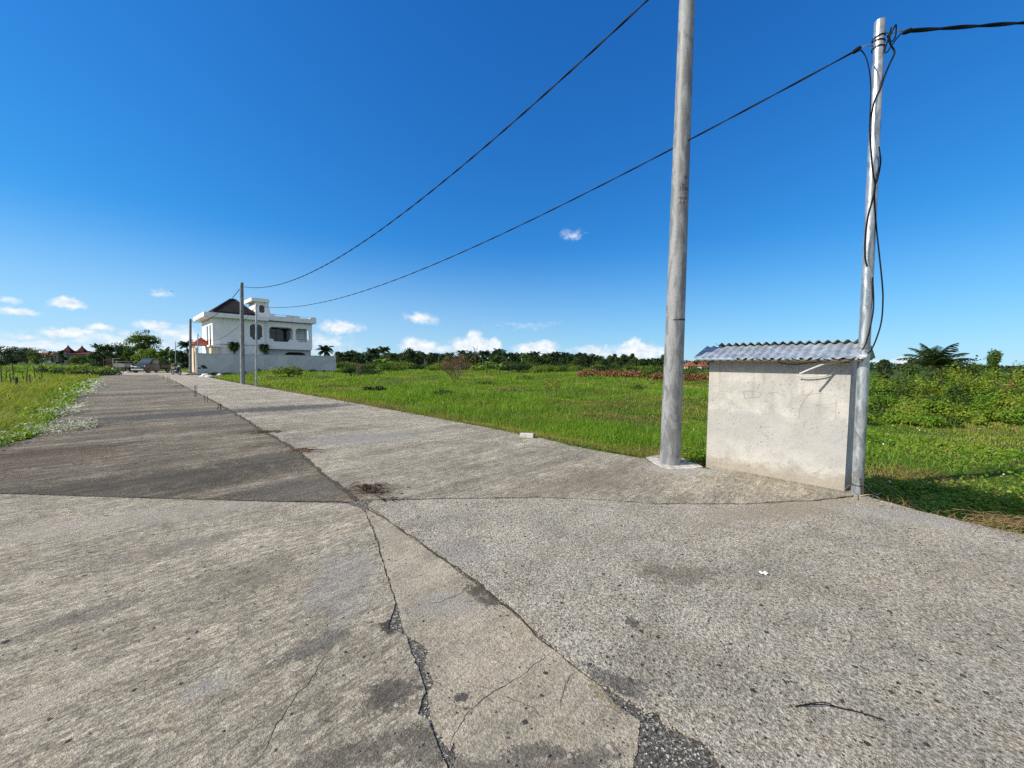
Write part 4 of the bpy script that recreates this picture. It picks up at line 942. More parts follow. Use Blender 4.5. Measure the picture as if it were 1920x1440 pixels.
# small red tiled roof behind the gate
sr = thing("tiled_pavilion", "small red tiled pavilion roof between the gate and the white house", "pavilion", W0 + A*6 + B*1.2)
c_ = [A*-1.6 + B*-1.2 + Z*3.6, A*-1.6 + B*1.2 + Z*3.6, A*1.6 + B*1.2 + Z*3.6, A*1.6 + B*-1.2 + Z*3.6]
MB().add(c_ + [Z*4.7], [(0,1,4), (1,2,4), (2,3,4), (3,0,4), (3,2,1,0)]).build("tiled_roof", m_redtile, sr)
for sa in (-1.2, 1.2):
    for sb in (-.9, .9): obox(MB(), O3, sa-.12, sa+.12, sb-.12, sb+.12, -.3, 3.6).build("post", m_cream, sr)
# rubble and bags at the wall's foot
m_bag = simple("white plastic sacking", (0.72, 0.72, 0.70), 0.6, 0, 0.15, 8)
def lump(name, c, rx, ry, rz, mat, seed, **kw):
    rr = random.Random(seed); bm = bmesh.new(); bmesh.ops.create_icosphere(bm, subdivisions=3, radius=1)
    for v_ in bm.verts:
        p = v_.co; k = 1 + .35*(float(fbm(p.x*1.4+seed*3.1, p.y*1.4+p.z, seed, 3))-.5)*2
        v_.co = Vector((p.x*rx*k, p.y*ry*k, max(-.2, p.z)*rz*k))
    me = bpy.data.meshes.new(name); bm.to_mesh(me); bm.free()
    for pl in me.polygons: pl.use_smooth = True
    return link(name, me, mat, None, loc=c, **kw)
for (px, py, sx_, sz_, lab, mt) in ((385, 705, .42, .27, "largest crumpled white sack on the rubble by the grey wall", m_bag), (379, 706, .3, .15, "low white sack lying left of the biggest sack by the wall", m_bag), (393, 707, .4, .22, "grey rubble lump right of the white sacks by the wall", m_cem), (412, 704, .28, .2, "pale rubble lump in the grass by the wall", m_cem), (372, 703, .7, .2, "dark rubble lump below the thin pole by the wall", m_dark), (361, 703, .6, .22, "dark rubble lump before the gate step", m_dark)):
    lump("sack" if mt is m_bag else "rubble_lump", G(px, py) , sx_, sx_*.6, sz_, mt, int(px), label=lab, cat="sack" if mt is m_bag else "rubble")

# ------------------------------------------------------------------ pickup
m_paint = NT("dark grey car paint").pbr((0.028, 0.030, 0.034), 0.3, 0.0, None, 0.4, **{'Coat Weight': 0.15})
m_tyre = simple("tyre rubber", (0.02, 0.02, 0.02), .85); m_rim = simple("steel rim", (0.35, 0.35, 0.36), .4, .7)
m_lamp = NT("clear lamp glass").pbr((0.75, 0.77, 0.8), .08, 0, None, .6); m_blackp = simple("black plastic", (0.025, 0.025, 0.027), .55)
tk = thing("pickup_truck", "dark grey pickup truck with an open load bed parked across the lane end", "truck", (0, 0, 0))
# local frame: x across (car's left = +x towards viewer side), y rearwards; front at y=0
W_, L_ = 1.66, 4.4
def loft(name, secs, mat, parent, bevel=.03):
    """sections: (y, halfwidth_bottom, z_bottom, halfwidth_top, z_top)"""
    mb = MB(); v = []; f = []
    for (y, hb, zb_, ht, zt) in secs:
        zm = zb_ + (zt-zb_)*.55
        v += [(-hb, y, zb_), (-max(hb, ht)*1.0, y, zm), (-ht, y, zt), (ht, y, zt), (max(hb, ht)*1.0, y, zm), (hb, y, zb_)]
    n = 6
    for i_ in range(len(secs)-1):
        for k in range(n): f.append((i_*n+k, (i_+1)*n+k, (i_+1)*n+(k+1) % n, i_*n+(k+1) % n))
    f.append(tuple(range(n))); f.append(tuple((len(secs)-1)*n+k for k in range(n))[::-1])
    mb.add(v, f); return mb.build(name, mat, parent, True, bevel=bevel, ang=.6)
loft("body", [(0.0, .70, .32, .62, .78), (.12, .80, .28, .76, .90), (.75, .82, .28, .80, 1.06), (1.05, .82, .28, .80, 1.10), (2.15, .82, .28, .80, 1.10), (2.18, .82, .30, .81, 1.02)], m_paint, tk)
cabn = loft("cab", [(.80, .76, 1.06, .74, 1.10), (1.45, .77, 1.08, .64, 1.72), (1.75, .77, 1.08, .66, 1.78), (2.12, .77, 1.08, .66, 1.76), (2.18, .76, 1.08, .64, 1.72)], m_paint, tk)
def quad(name, pts, mat, parent, off):
    p = [Vector(q) for q in pts]; nn = (p[1]-p[0]).cross(p[2]-p[0]).normalized()*off
    n = len(p); v = [q + nn for q in p] + [q - nn*.2 for q in p]
    return MB().add(v, [tuple(range(n)), tuple(range(n, 2*n))[::-1]] + [(i, (i+1) % n + 0, (i+1) % n + n, i+n)[::-1] for i in range(n)]).build(name, mat, parent)
quad("windshield", [(-.68, .90, 1.16), (.68, .90, 1.16), (.58, 1.40, 1.66), (-.58, 1.40, 1.66)], NT("windscreen").pbr((.04, .06, .08), .25, .0, None, .5), tk, .022)
for s in (1, -1):
    P_ = [Vector(q) for q in ((s*.790, 1.14, 1.16), (s*.790, 2.02, 1.16), (s*.705, 2.0, 1.64), (s*.700, 1.54, 1.64))]
    v = P_ + [q + Vector((s*.03, 0, .005)) for q in P_]
    MB().add(v, [(0,1,2,3), (7,6,5,4), (0,4,5,1), (1,5,6,2), (2,6,7,3), (3,7,4,0)]).build("side_window", NT("cab side glass").pbr((.16, .19, .21), .15, 0, None, .5), tk)
    quad("headlight", [(s*.50, .03, .70), (s*.78, .10, .72), (s*.78, .18, .90), (s*.50, .06, .84)][::s], m_lamp, tk, .03)
    MB().box((s*.84-.05, 1.05, 1.12), (s*.84+.14*s, 1.15, 1.30) if s > 0 else (s*.84+.05, 1.15, 1.30)).build("side_mirror", m_blackp, tk)
    for yw in (.62, 3.45):
        Mw = Matrix.Translation((s*.72, yw, .30)) @ Matrix.Rotation(R(90), 4, 'Y')
        wh = MB().lathe([(.17, -.09), (.28, -.10), (.305, -.06), (.305, .06), (.28, .10), (.17, .09)], 20, M=Mw).build("wheel", m_tyre, tk, True)
        MB().lathe([(.02, -.07), (.17, -.095), (.17, .095), (.02, .07)], 16, M=Mw).build("rim", m_rim, wh, True)
MB().box((-.72, -.05, .34), (.72, .06, .50)).build("bumper", simple("pale bumper", (.55, .56, .58), .35, .2), tk, bevel=.02)
quad("grille", [(-.40, .0, .60), (.40, .0, .60), (.38, .03, .72), (-.38, .03, .72)], m_blackp, tk, .03)
mb = MB(); mb.box((-.80, 2.28, .55), (.80, 4.45, .66)).build("bed_floor", m_blackp, tk)
for s in (1, -1): MB().box((s*.80-.025, 2.28, .66), (s*.80+.025, 4.45, .98)).build("bed_side", m_blackp, tk)
MB().box((-.80, 2.24, .55), (.80, 2.28, 1.20)).build("bed_front", m_blackp, tk); MB().box((-.80, 4.45, .58), (.80, 4.49, .98)).build("tailgate", m_blackp, tk)
for xx in (-.45, .45): MB().box((xx-.05, 2.2, .42), (xx+.05, 4.4, .55)).build("chassis_rail", m_blackp, tk)
cA, cB_ = G(246.5, 699.5), G(268.5, 699)
fc = D(257.5, 699, 46.0); tk.location = (fc.x, 46.0, 0.02); tk.rotation_euler = (0, 0, R(3))

# ------------------------------------------------------------------ motorbike
mk = thing("motorbike", "dark motorbike parked behind the pickup's tail near the gate", "motorbike", (0, 0, 0))
for yw, nm in ((-.62, "wheel"), (.62, "wheel")):
    Mw = Matrix.Translation((yw, 0, .30)) @ Matrix.Rotation(R(90), 4, 'X')
    wv = MB(); v = []; f = []
    for k in range(24):
        a = k/24*6.283
        for t in range(8):
            b = t/8*6.283; rad = .25 + .05*math.cos(b); v.append(Mw @ Vector((rad*math.cos(a), rad*math.sin(a), .05*math.sin(b))))
    for k in range(24):
        for t in range(8): f.append((k*8+t, ((k+1) % 24)*8+t, ((k+1) % 24)*8+(t+1) % 8, k*8+(t+1) % 8))
    wo = wv.add(v, f).build(nm, m_tyre, mk, True)
    MB().lathe([(.05, -.05), (.06, .05)], 10, M=Mw).build("hub", m_rim, wo, True)
    for t in range(3): MB().tube([Mw @ Vector((.23*math.cos(t*2.1), .23*math.sin(t*2.1), 0)), Mw @ Vector((-.23*math.cos(t*2.1), -.23*math.sin(t*2.1), 0))], .014, 5).build("spoke", m_rim, wo)
def blob(name, c, r_, mat, parent):
    bm = bmesh.new(); bmesh.ops.create_uvsphere(bm, u_segments=14, v_segments=10, radius=1)
    for v_ in bm.verts: v_.co = Vector((v_.co.x*r_[0] + c[0], v_.co.y*r_[1] + c[1], v_.co.z*r_[2] + c[2]))
    me = bpy.data.meshes.new(name); bm.to_mesh(me); bm.free()
    for p in me.polygons: p.use_smooth = True
    return link(name, me, mat, parent)
blob("engine", (0, 0, .36), (.26, .14, .17), m_blackp, mk); blob("fairing", (.42, 0, .62), (.14, .20, .30), m_blackp, mk); blob("tail", (-.38, 0, .66), (.42, .14, .13), m_blackp, mk)
blob("seat", (-.22, 0, .78), (.42, .13, .06), m_blackp, mk); blob("headlight", (.52, 0, .92), (.08, .12, .09), m_lamp, mk)
MB().tube([(.62, .06, .3), (.46, .06, .85), (.42, .06, .98)], .025, 6).build("fork", m_rim, mk, True); MB().tube([(.34, -.34, 1.02), (.43, 0, 1.0), (.34, .34, 1.02)], .018, 6).build("handlebar", m_blackp, mk, True)
for s in (-.3, .3): MB().tube([(.38, s, 1.0), (.36, s*1.1, 1.17)], .008, 5).build("mirror_stem", m_blackp, mk); 
for s in (-.33, .33): blob("mirror", (.36, s, 1.2), (.02, .07, .05), m_rim, mk)
mk.location = D(330.5, 703, 41.5); mk.location.z = 0.02; mk.rotation_euler = (0, 0, R(-22))
# cream shrine box with a brown cap behind the bike
bx = thing("capped_box", "cream block under a brown cap standing behind the motorbike", "box", D(326.5, 690, 45)); bx.location.z = 0; bx.scale = (.5, .5, .78)
MB().box((-.5, -.4, -.05), (.5, .4, .45)).build("plinth", m_cem, bx); MB().box((-.42, -.35, .45), (.42, .35, 1.15)).build("box_body", m_cream, bx, bevel=.05)
MB().lathe([(.62, 1.13), (.66, 1.2), (.42, 1.45), (.15, 1.6)], 12).build("cap", simple("brown thatch", (.10, .065, .04), .95, 0, .4, 20), bx, True)

# ------------------------------------------------------------------ cart and junk left of the truck
ct = thing("hand_cart", "grey loaded cart on wheels left of the pickup's bonnet", "cart", D(231, 697, 50)); ct.location.z = 0
MB().box((-.75, -.5, .62), (.75, .5, 1.12)).build("cart_box", simple("pale grey sheet metal", (.22, .23, .23), .5, .2), ct, bevel=.04)
MB().box((-.85, -.55, 1.36), (.9, .55, 1.40)).build("canopy", simple("dusty canopy", (.22, .21, .18), .8), ct)
for sx_ in (-.7, .75):
    for sy in (-.45, .45): MB().box((sx_-.025, sy-.025, 1.1), (sx_+.025, sy+.025, 1.37)).build("post", m_blackp, ct)
for sx_ in (-.45, .55):
    for sy in (-.52, .52): MB().lathe([(.02, -.05), (.3, -.05), (.3, .05), (.02, .05)], 16, M=Matrix.Translation((sx_, sy, .3)) @ Matrix.Rotation(R(90), 4, 'X')).build("wheel", m_tyre, ct, True)
m_wood2 = simple('bare grey timber', (.24, .22, .18), .85)
gp = thing("timber_frame", "pale timber goal-like frame standing left of the grey cart", "frame", D(219, 697, 48)); gp.location.z = 0
for x in (-.42, .0): MB().box((x-.035, -.035, -.05), (x+.035, .035, 1.75 if x < 0 else 1.45)).build("post", m_wood2, gp)
MB().box((-.385, -.03, 1.69), (.5, .03, 1.75)).build("crossbar", m_wood2, gp)
o = MB().box((-1.2, -.4, 0), (1.2, .4, .12)).build("white_plank", m_bag, None, bevel=.01); o.location = D(226, 699, 47); o.location.z = .02; tag(o, "white board lying on the lane end below the grey cart", "board")
o = MB().box((-.5, -.1, 0), (.5, .1, .10)).build("white_plank", m_bag, None, bevel=.01); o.location = D(217, 702, 44); o.location.z = .02; o.rotation_euler = (0, 0, -.5); tag(o, "short pale board at the weedy left edge of the lane end", "board")
lump("sack", D(213, 698, 46) * 1, .35, .3, .6, m_bag, 77, label="small upright white sack by the timber frame", cat="sack").location.z = 0.05
fr = thing("pole_rack", "grey weathered rack of thin poles in the weeds left of the timber frame", "rack", D(205, 697, 52)); fr.location.z = 0
for k in range(6): MB().tube([(-.7+k*.28, .1*math.sin(k*3), -.1), (-.72+k*.28, .1*math.sin(k), 1.75+.15*math.sin(k*5))], .035, 6).build("post", m_wood, fr)
for z in (.7, 1.5): MB().tube([(-.8, 0, z), (.85, 0, z+.05)], .03, 6).build("rail", m_wood, fr)

# ------------------------------------------------------------------ far buildings
def mat_wall(c): return simple("far wall", c, .9, 0, .12, .5)
def hip(v0, v1, z0, z1, ins): # hipped roof over a rectangle
    (x0, y0), (x1, y1) = v0, v1; ym = (y0+y1)/2
    return [(x0, y0, z0), (x1, y0, z0), (x1, y1, z0), (x0, y1, z0), (x0+ins, ym, z1), (x1-ins, ym, z1)], [(0,1,5,4), (1,2,5), (2,3,4,5), (3,0,4), (3,2,1,0)]
def building(name, label, px, Y, w, d, h, wall, roof, rh, over=.5, ins=None, rz=0.0, wins=3, base=0.0, cat="house"):
    p = Vector((XY(px, Y), Y, base)); t = thing(name, label, cat, p, rz)
    MB().box((-w/2, -d/2, -1), (w/2, d/2, h)).build("wall", wall, t)
    if roof: v, f = hip((-w/2-over, -d/2-over), (w/2+over, d/2+over), h+.003, h+rh, ins if ins is not None else d/2); MB().add(v, f).build("tiled_roof", roof, t)
    for k in range(wins):
        x = -w/2 + (k+.5)*w/wins; MB().box((x-.5, -d/2-.04, h-1.9), (x+.5, -d/2-.004, h-.7)).build("window", m_glass, t)
    return t
# dark hall with two steep maroon turret roofs
Yh = 118; th_ = thing("turreted_hall", "dark grey hall with two spiky maroon turret roofs behind the left field", "hall", (XY(149, Yh), Yh, 0), R(20))
wg = mat_wall((.13, .14, .15)); sc = Yh/721
MB().box((-5, -3.5, -1), (5.6, 3.5, 4.2)).build("wall", wg, th_)
v, f = hip((-5.4, -4), (6.4, 4), 4.203, 5.6, 3.0); MB().add(v, f).build("tiled_roof", m_maroon, th_)
MB().box((-5.4, -3.6, -1), (-2.0, -3.503, 4.9)).build("front_wall", mat_wall((.17, .19, .21)), th_)
for tx, ty in ((-2.4, -1.8), (1.3, -.5)):
    MB().box((tx-.9, ty-.9, 4.3), (tx+.9, ty+.9, 5.5)).build("turret", wg, th_)
    MB().add([(tx-1.3, ty-1.3, 5.4), (tx+1.3, ty-1.3, 5.4), (tx+1.3, ty+1.3, 5.4), (tx-1.3, ty+1.3, 5.4), (tx-.35, ty-.35, 6.9), (tx+.35, ty-.35, 6.9), (tx+.35, ty+.35, 6.9), (tx-.35, ty+.35, 6.9), (tx, ty, 7.9)], [(0,1,5,4), (1,2,6,5), (2,3,7,6), (3,0,4,7), (4,5,8), (5,6,8), (6,7,8), (7,4,8), (3,2,1,0)]).build("turret_roof", m_maroon, th_)
for k in range(4): MB().box((-4.6+k*2.4, -3.66 if k == 0 else -3.54, 1.8), (-3.4+k*2.4, -3.61 if k == 0 else -3.504, 3.2)).build("window", m_glass, th_)
building("far_house", "pale far house with a weathered red roof among trees at far left", 94, 190, 9, 7, 2.6, mat_wall((.55, .53, .5)), m_redtile, 2.2, 1.0)
building("far_house", "low far house with a sheet white roof left of the red roofed one", 77, 200, 8, 6, 4.6, mat_wall((.35, .36, .36)), mat_wall((.6, .62, .63)), 1.4, .6)
building("far_house", "orange roofed far house above the tree line left of the thick pole", 1111, 260, 7, 6, 2.9, mat_wall((.72, .70, .66)), m_redtile, 2.4, .5, 2.0)
building("far_house", "white far house with a dark roof above the trees beside the thick pole", 1200, 240, 11, 7, 2.8, mat_wall((.62, .62, .60)), roof_tiles("charcoal tiles", (.06, .05, .05)), 1.5, .6)
building("far_house", "left one of two pointed orange roofs just left of the hut", 1294, 210, 4.5, 4.5, 1.4, mat_wall((.5, .46, .4)), m_redtile, 2.3, .6, 2.0)
building("far_house", "right one of two pointed orange roofs just left of the hut", 1319, 210, 4.5, 4.5, 1.4, mat_wall((.5, .46, .4)), m_redtile, 2.3, .6, 2.0)
building("far_house", "dark far pavilion roof showing in the palm grove", 807, 190, 5, 4, 4.0, mat_wall((.2, .2, .2)), roof_tiles("charcoal pavilion tiles", (.05, .048, .05)), 1.6, .8)
th_.scale = (0.72, 0.72, 0.74)
# telecom mast
Ym = 330; tm = thing("telecom_mast", "lattice mast with antennas rising behind the big spreading tree", "mast", (XY(277.5, Ym), Ym, 0))
m_mast = simple("painted mast steel", (.16, .17, .18), .6, .3); mh = 27.5; bw_ = 0.8
for sx_ in (-1, 1):
    for sy in (-1, 1): MB().tube([(sx_*bw_*1.6, sy*bw_*1.6, -1), (sx_*bw_*.7, sy*bw_*.7, mh)], .14, 5).build("mast_leg", m_mast, tm)
mb = MB()
for k in range(22):
    z0, z1 = k*mh/22, (k+1)*mh/22; w0 = bw_*(1.6-.9*z0/mh); w1_ = bw_*(1.6-.9*z1/mh); s = 1 if k % 2 else -1
    for sy in (-1, 1): mb.tube([(-s*w0, sy*w0, z0), (s*w1_, sy*w1_, z1)], .09, 4)
    for sx_ in (-1, 1): mb.tube([(sx_*w0, -s*w0, z0), (sx_*w1_, s*w1_, z1)], .09, 4)
mb.build("lattice", m_mast, tm)
for z, n_, r_ in ((mh-1.5, 5, 1.6), (mh-6.0, 4, 1.5)):
    for k in range(n_):
        a = k*6.283/n_+.4; MB().box((-.25, -.15, -1.2), (.25, .15, 1.2), M=Matrix.Translation((r_*math.cos(a), r_*math.sin(a), z)) @ Matrix.Rotation(a, 4, 'Z')).build("antenna", m_mast, tm)
    mb = MB(); mb.tube([(r_*math.cos(a), r_*math.sin(a), z) for a in np.linspace(0, 6.283, 16)], .07, 4); mb.build("antenna_ring", m_mast, tm)
MB().lathe([(.05, -.3), (.8, 0), (.8, .15), (.05, .2)], 14, M=Matrix.Translation((1.6, -1.2, mh-9.5)) @ Matrix.Rotation(R(90), 4, 'X')).build("dish", m_mast, tm, True)
# two specks in the sky
def bird(px, py, Y, span, label, tilt):
    c_ = D(px, py, Y); mb = MB()
    mb.tube([(-.22*span, 0, 0), (-.1*span, 0, .01*span), (.12*span, 0, 0), (.2*span, 0, 0)], [.01*span, .05*span, .05*span, .012*span], 6)
    for s in (1, -1): mb.add([(-.12*span, 0, .02*span), (.1*span, 0, .02*span), (.02*span, s*.28*span, .08*span), (-.1*span, s*.5*span, .02*span), (-.14*span, s*.26*span, .07*span)], [(0,1,2,4), (4,2,3)])
    o = mb.build("bird", simple("dark plumage", (.05, .05, .055), .8), None); o.location = c_; o.rotation_euler = (tilt, 0, R(80)); return tag(o, label, "bird")
bird(322, 546, 90, 1.0, "dark bird gliding in the sky left of the white house", .2)
bird(770, 632, 120, .7, "tiny dark bird flying over the palms right of the white house", .5)
# ------------------------------------------------------------------ foliage surfaces
m_lawn = foliage("field grass", [(0.085, 0.170, 0.015), (0.150, 0.245, 0.022), (0.235, 0.285, 0.038), (0.38, 0.31, 0.10)], 0.16, 0.36, 0.6, spread=0.30)
m_lush = foliage("lush grass", [(0.075, 0.170, 0.014), (0.135, 0.250, 0.020), (0.21, 0.300, 0.030)], 0.45, 0.36, 0.6, spread=0.5)
m_tall = foliage("tall yellowing grass", [(0.085, 0.150, 0.014), (0.150, 0.215, 0.024), (0.225, 0.250, 0.040), (0.30, 0.25, 0.085)], 0.35, 0.34, 0.6, spread=0.5)
m_creep = foliage("creeper leaves", [(0.055, 0.135, 0.012), (0.11, 0.22, 0.016), (0.18, 0.275, 0.026), (0.26, 0.27, 0.05)], 0.8, 0.34, 0.45, spread=0.6)
m_dusty = foliage("dust-whitened leaves", [(0.12, 0.18, 0.045), (0.38, 0.40, 0.32), (0.60, 0.60, 0.56), (0.72, 0.72, 0.69)], 1.2, 0.18, 0.6, spread=0.7)
m_deadg = foliage("dead grass", [(0.13, 0.085, 0.035), (0.22, 0.15, 0.065), (0.30, 0.21, 0.10)], 1.5, 0.2, 0.8, spread=0.6)
m_dk = foliage("dark evergreen leaves", [(0.012, 0.028, 0.008), (0.024, 0.050, 0.012), (0.045, 0.078, 0.016)], 0.35, 0.22, 0.5, spread=0.5)
m_md = foliage("mid green leaves", [(0.028, 0.062, 0.011), (0.060, 0.110, 0.016), (0.105, 0.155, 0.025)], 0.35, 0.28, 0.5, spread=0.5)
m_lt = foliage("light green leaves", [(0.065, 0.125, 0.014), (0.135, 0.205, 0.022), (0.215, 0.255, 0.040)], 0.5, 0.32, 0.5, spread=0.55)
m_palm = foliage("palm fronds", [(0.016, 0.034, 0.012), (0.034, 0.058, 0.018), (0.065, 0.090, 0.030)], 0.4, 0.22, 0.4, spread=0.5)
m_palm2 = foliage("garden palm fronds", [(0.045, 0.075, 0.018), (0.085, 0.125, 0.028)], 0.6, 0.25, 0.4, spread=0.5)
m_banana = foliage("banana leaves", [(0.070, 0.130, 0.020), (0.13, 0.20, 0.03), (0.20, 0.24, 0.07)], 0.5, 0.35, 0.4, spread=0.6)
m_brown = foliage("withered brown leaves", [(0.10, 0.045, 0.025), (0.21, 0.10, 0.05), (0.34, 0.19, 0.10)], 0.8, 0.15, 0.8, spread=0.6)
m_bark = simple("grey brown bark", (0.10, 0.08, 0.06), 0.9, 0, 0.4, 5, 0.5)
m_dry = simple("dry twig bark", (0.13, 0.085, 0.065), 0.9, 0, 0.4, 8)

m_bank = foliage("sunny bank leaves", [(0.07, 0.13, 0.012), (0.16, 0.23, 0.022), (0.235, 0.295, 0.038), (0.30, 0.32, 0.06)], 0.7, 0.36, 0.45, spread=0.55)
def blades(x, y, z, hgt, wid, rs, lean=0.45, bend=0.55):
    """curved two-piece grass blades as arrays"""
    n = len(x); a = rs.random(n)*2*np.pi; ln = lean*(0.3 + rs.random(n))*hgt
    ca, sa = np.cos(a), np.sin(a); f = rs.random(n)*np.pi; fx_, fy_ = np.cos(f), np.sin(f); w = wid*(0.6 + .8*rs.random(n))
    V = np.zeros((n, 5, 3), np.float32)
    V[:, 0] = np.stack([x - fx_*w, y - fy_*w, z], -1); V[:, 1] = np.stack([x + fx_*w, y + fy_*w, z], -1)
    mx, my, mz = x + ca*ln*(1-bend)*.6, y + sa*ln*(1-bend)*.6, z + hgt*.6
    V[:, 2] = np.stack([mx + fx_*w*.75, my + fy_*w*.75, mz], -1); V[:, 3] = np.stack([mx - fx_*w*.75, my - fy_*w*.75, mz], -1)
    V[:, 4] = np.stack([x + ca*ln, y + sa*ln, z + hgt*(1 - .12*rs.random(n))], -1)
    b = (np.arange(n)*5)[:, None]
    return V.reshape(-1, 3), b + np.array([[0, 1, 2, 3]]), b + np.array([[3, 2, 4]])
def leafmesh(P, N, T, L, Wd, fold=0.25, blunt=0.55):
    """folded leaves: base point P, blade direction T, face normal N"""
    n = len(P); Bn = np.cross(N, T); Bn /= np.linalg.norm(Bn, axis=1)[:, None] + 1e-9; N2 = np.cross(T, Bn)
    L = np.broadcast_to(L, n)[:, None]; Wd = np.broadcast_to(Wd, n)[:, None]
    up = N2*Wd*fold
    V = np.stack([P, P + T*L*.28 + Bn*Wd*.5 + up, P + T*L*blunt*1.25 + Bn*Wd*.38 + up, P + T*L, P + T*L*blunt*1.25 - Bn*Wd*.38 + up, P + T*L*.28 - Bn*Wd*.5 + up], 1).astype(np.float32)
    b = (np.arange(n)*6)[:, None]
    Q = np.concatenate([b + np.array([[0, 1, 2, 3]]), b + np.array([[0, 3, 4, 5]])])
    return V.reshape(-1, 3), Q
def unit(v): return v/(np.linalg.norm(v, axis=-1, keepdims=True) + 1e-9)
def cloudleaves(C_, r, n, size, rs, flat=1.0, shell=0.55, up=0.5):
    """leaves through the outer part of ellipsoid clumps; C_ centres (k,3), r radii (k,3)"""
    k = len(C_); idx = rs.integers(k, size=n); d = unit(rs.normal(size=(n, 3)))
    rad = shell + (1-shell)*rs.random(n)**.7
    P = C_[idx] + d*r[idx]*rad[:, None]
    N = unit(d*np.array([1, 1, flat]) + np.array([0, 0, up]) + rs.normal(size=(n, 3))*.5)
    T = unit(np.cross(N, rs.normal(size=(n, 3)))); T[:, 2] -= .25; T = unit(T)
    s = size*(.6 + .8*rs.random(n))
    return P, N, T, s
# ------------------------------------------------------------------ grass of the open field
rs = np.random.default_rng(21)
def sample(n, a0, a1, r0, r1, p=1.0):
    a = a0 + (a1-a0)*rs.random(n); r = np.exp(np.log(r0) + (np.log(r1)-np.log(r0))*rs.random(n)**p)
    return r*np.sin(a), r*np.cos(a), r
HUTC = Lf + fx*(fL/2) + fn*.55
def clear(x, y, dr):
    """keep the blades off the hut, the pole foot and the yard wall"""
    hx = (x-HUTC.x)*fx.x + (y-HUTC.y)*fx.y; hy = (x-HUTC.x)*fn.x + (y-HUTC.y)*fn.y
    ok = ~((np.abs(hx) < fL/2+.06) & (hy < .60) & (hy > -1.6))
    wu = (x-W0.x)*A.x + (y-W0.y)*A.y; wv = (x-W0.x)*B.x + (y-W0.y)*B.y
    ok &= ~((wu > -.1) & (wu < 14) & (wv > -1) & (wv < WL+.2))
    return ok
def field(n, name, mat, label, r0, r1, hfun, wk, keep, lean=.5):
    x, y, r = sample(n, R(-50), R(59), r0, r1)
    dr, dl = off_road(x, y); ok = (dr > 0.04 - .34*np.clip(fbm(x*1.3, y*1.3, 77, 4)*2.2-.85, 0, 1)*(y > CORNER.y+1)) & clear(x, y, dr)
    x, y, r, dr = x[ok], y[ok], r[ok], dr[ok]
    k = keep(x, y, r, dr); ok = rs.random(len(x)) < k; x, y, r, dr = x[ok], y[ok], r[ok], dr[ok]
    h = hfun(x, y, r, dr); V, Q, T_ = blades(x, y, np.where(dr < .05, 0.0, height(x, y) - .01), h, wk*np.maximum(1, r/7), rs, lean)
    return link(name, mesh_np(name, V, Q, T_, False), mat, None, label, kind='stuff')
clump = lambda x, y, s, sc: sst(.42, .62, fbm(x*sc, y*sc, s, 4))
EAST = lambda x, y, r: sst(.62, .74, x/r)
field(430000, "field_grass", m_lawn, "short sunlit grass over the open field", 4.0, 95,
      lambda x, y, r, dr: (0.045 + 0.07*rs.random(len(x)) + 0.13*clump(x, y, 31, .35)*rs.random(len(x)))*np.clip(.35+dr*.5, .3, 1)*np.clip(.55+r/28, .6, 1.35)*(1-.45*EAST(x, y, r)*(r > 11)), 0.0042,
      lambda x, y, r, dr: (.45 + .55*clump(x, y, 51, .5))*(1-.75*EAST(x, y, r)*(r < 11)))
field(200000, "lush_grass", m_lush, "taller lush grass tufts in the open field", 6.0, 80,
      lambda x, y, r, dr: (0.10 + 0.26*rs.random(len(x)))*np.clip(.6+r/40, .7, 1.2), 0.005,
      lambda x, y, r, dr: clump(x, y, 71, .20)**1.5*sst(.4, 2.5, dr)*(1-.93*EAST(x, y, r)), .7)
field(130000, "dead_grass", m_deadg, "patches of dry brown grass in the field and along the paving edge", 4.0, 40,
      lambda x, y, r, dr: .05 + .12*rs.random(len(x)), 0.004,
      lambda x, y, r, dr: np.maximum(np.maximum(sst(.50, .66, fbm(x*.30, y*.30, 91, 4)), .75*sst(.4, .05, dr)), .8*np.exp(-((x+9)/6)**2-((y-23)/5)**2)), 1.1)
# ------------------------------------------------------------------ tall grass on the left
def left(n, name, mat, label, r0, r1, hfun, wk, d0, keep, lean=.5, a0=-66, a1=-40):
    x, y, r = sample(n, R(a0), R(a1), r0, r1); dr, dl = off_road(x, y); ok = (dl > d0)
    x, y, r, dl = x[ok], y[ok], r[ok], dl[ok]; ok = rs.random(len(x)) < keep(x, y, r, dl); x, y, r, dl = x[ok], y[ok], r[ok], dl[ok]
    V, Q, T_ = blades(x, y, height(x, y) - .02, hfun(x, y, r, dl), wk*np.maximum(1, r/8), rs, lean)
    return link(name, mesh_np(name, V, Q, T_, False), mat, None, label, kind='stuff')
left(210000, "tall_grass", m_tall, "tall yellow green grass along the left side of the lane", 5, 75,
     lambda x, y, r, dl: (.20 + .42*rs.random(len(x)) + .25*clump(x, y, 17, .5))*np.minimum(1, .30+dl*.45)*np.where(r > 26, .8, 1), .0045, .12, lambda x, y, r, dl: .5 + .5*clump(x, y, 19, .6), .65)
left(50000, "verge_grass", m_lush, "green grass at the foot of the taller left verge", 5, 60, lambda x, y, r, dl: .10 + .22*rs.random(len(x)), .005, .0, lambda x, y, r, dl: .7*sst(3, .2, dl), .7)
left(60000, "field_grass", m_lush, "bright green grass farther out in the left field", 22, 120, lambda x, y, r, dl: .3 + .4*rs.random(len(x)), .006, 4, lambda x, y, r, dl: .6 + .4*clump(x, y, 23, .3), .6)
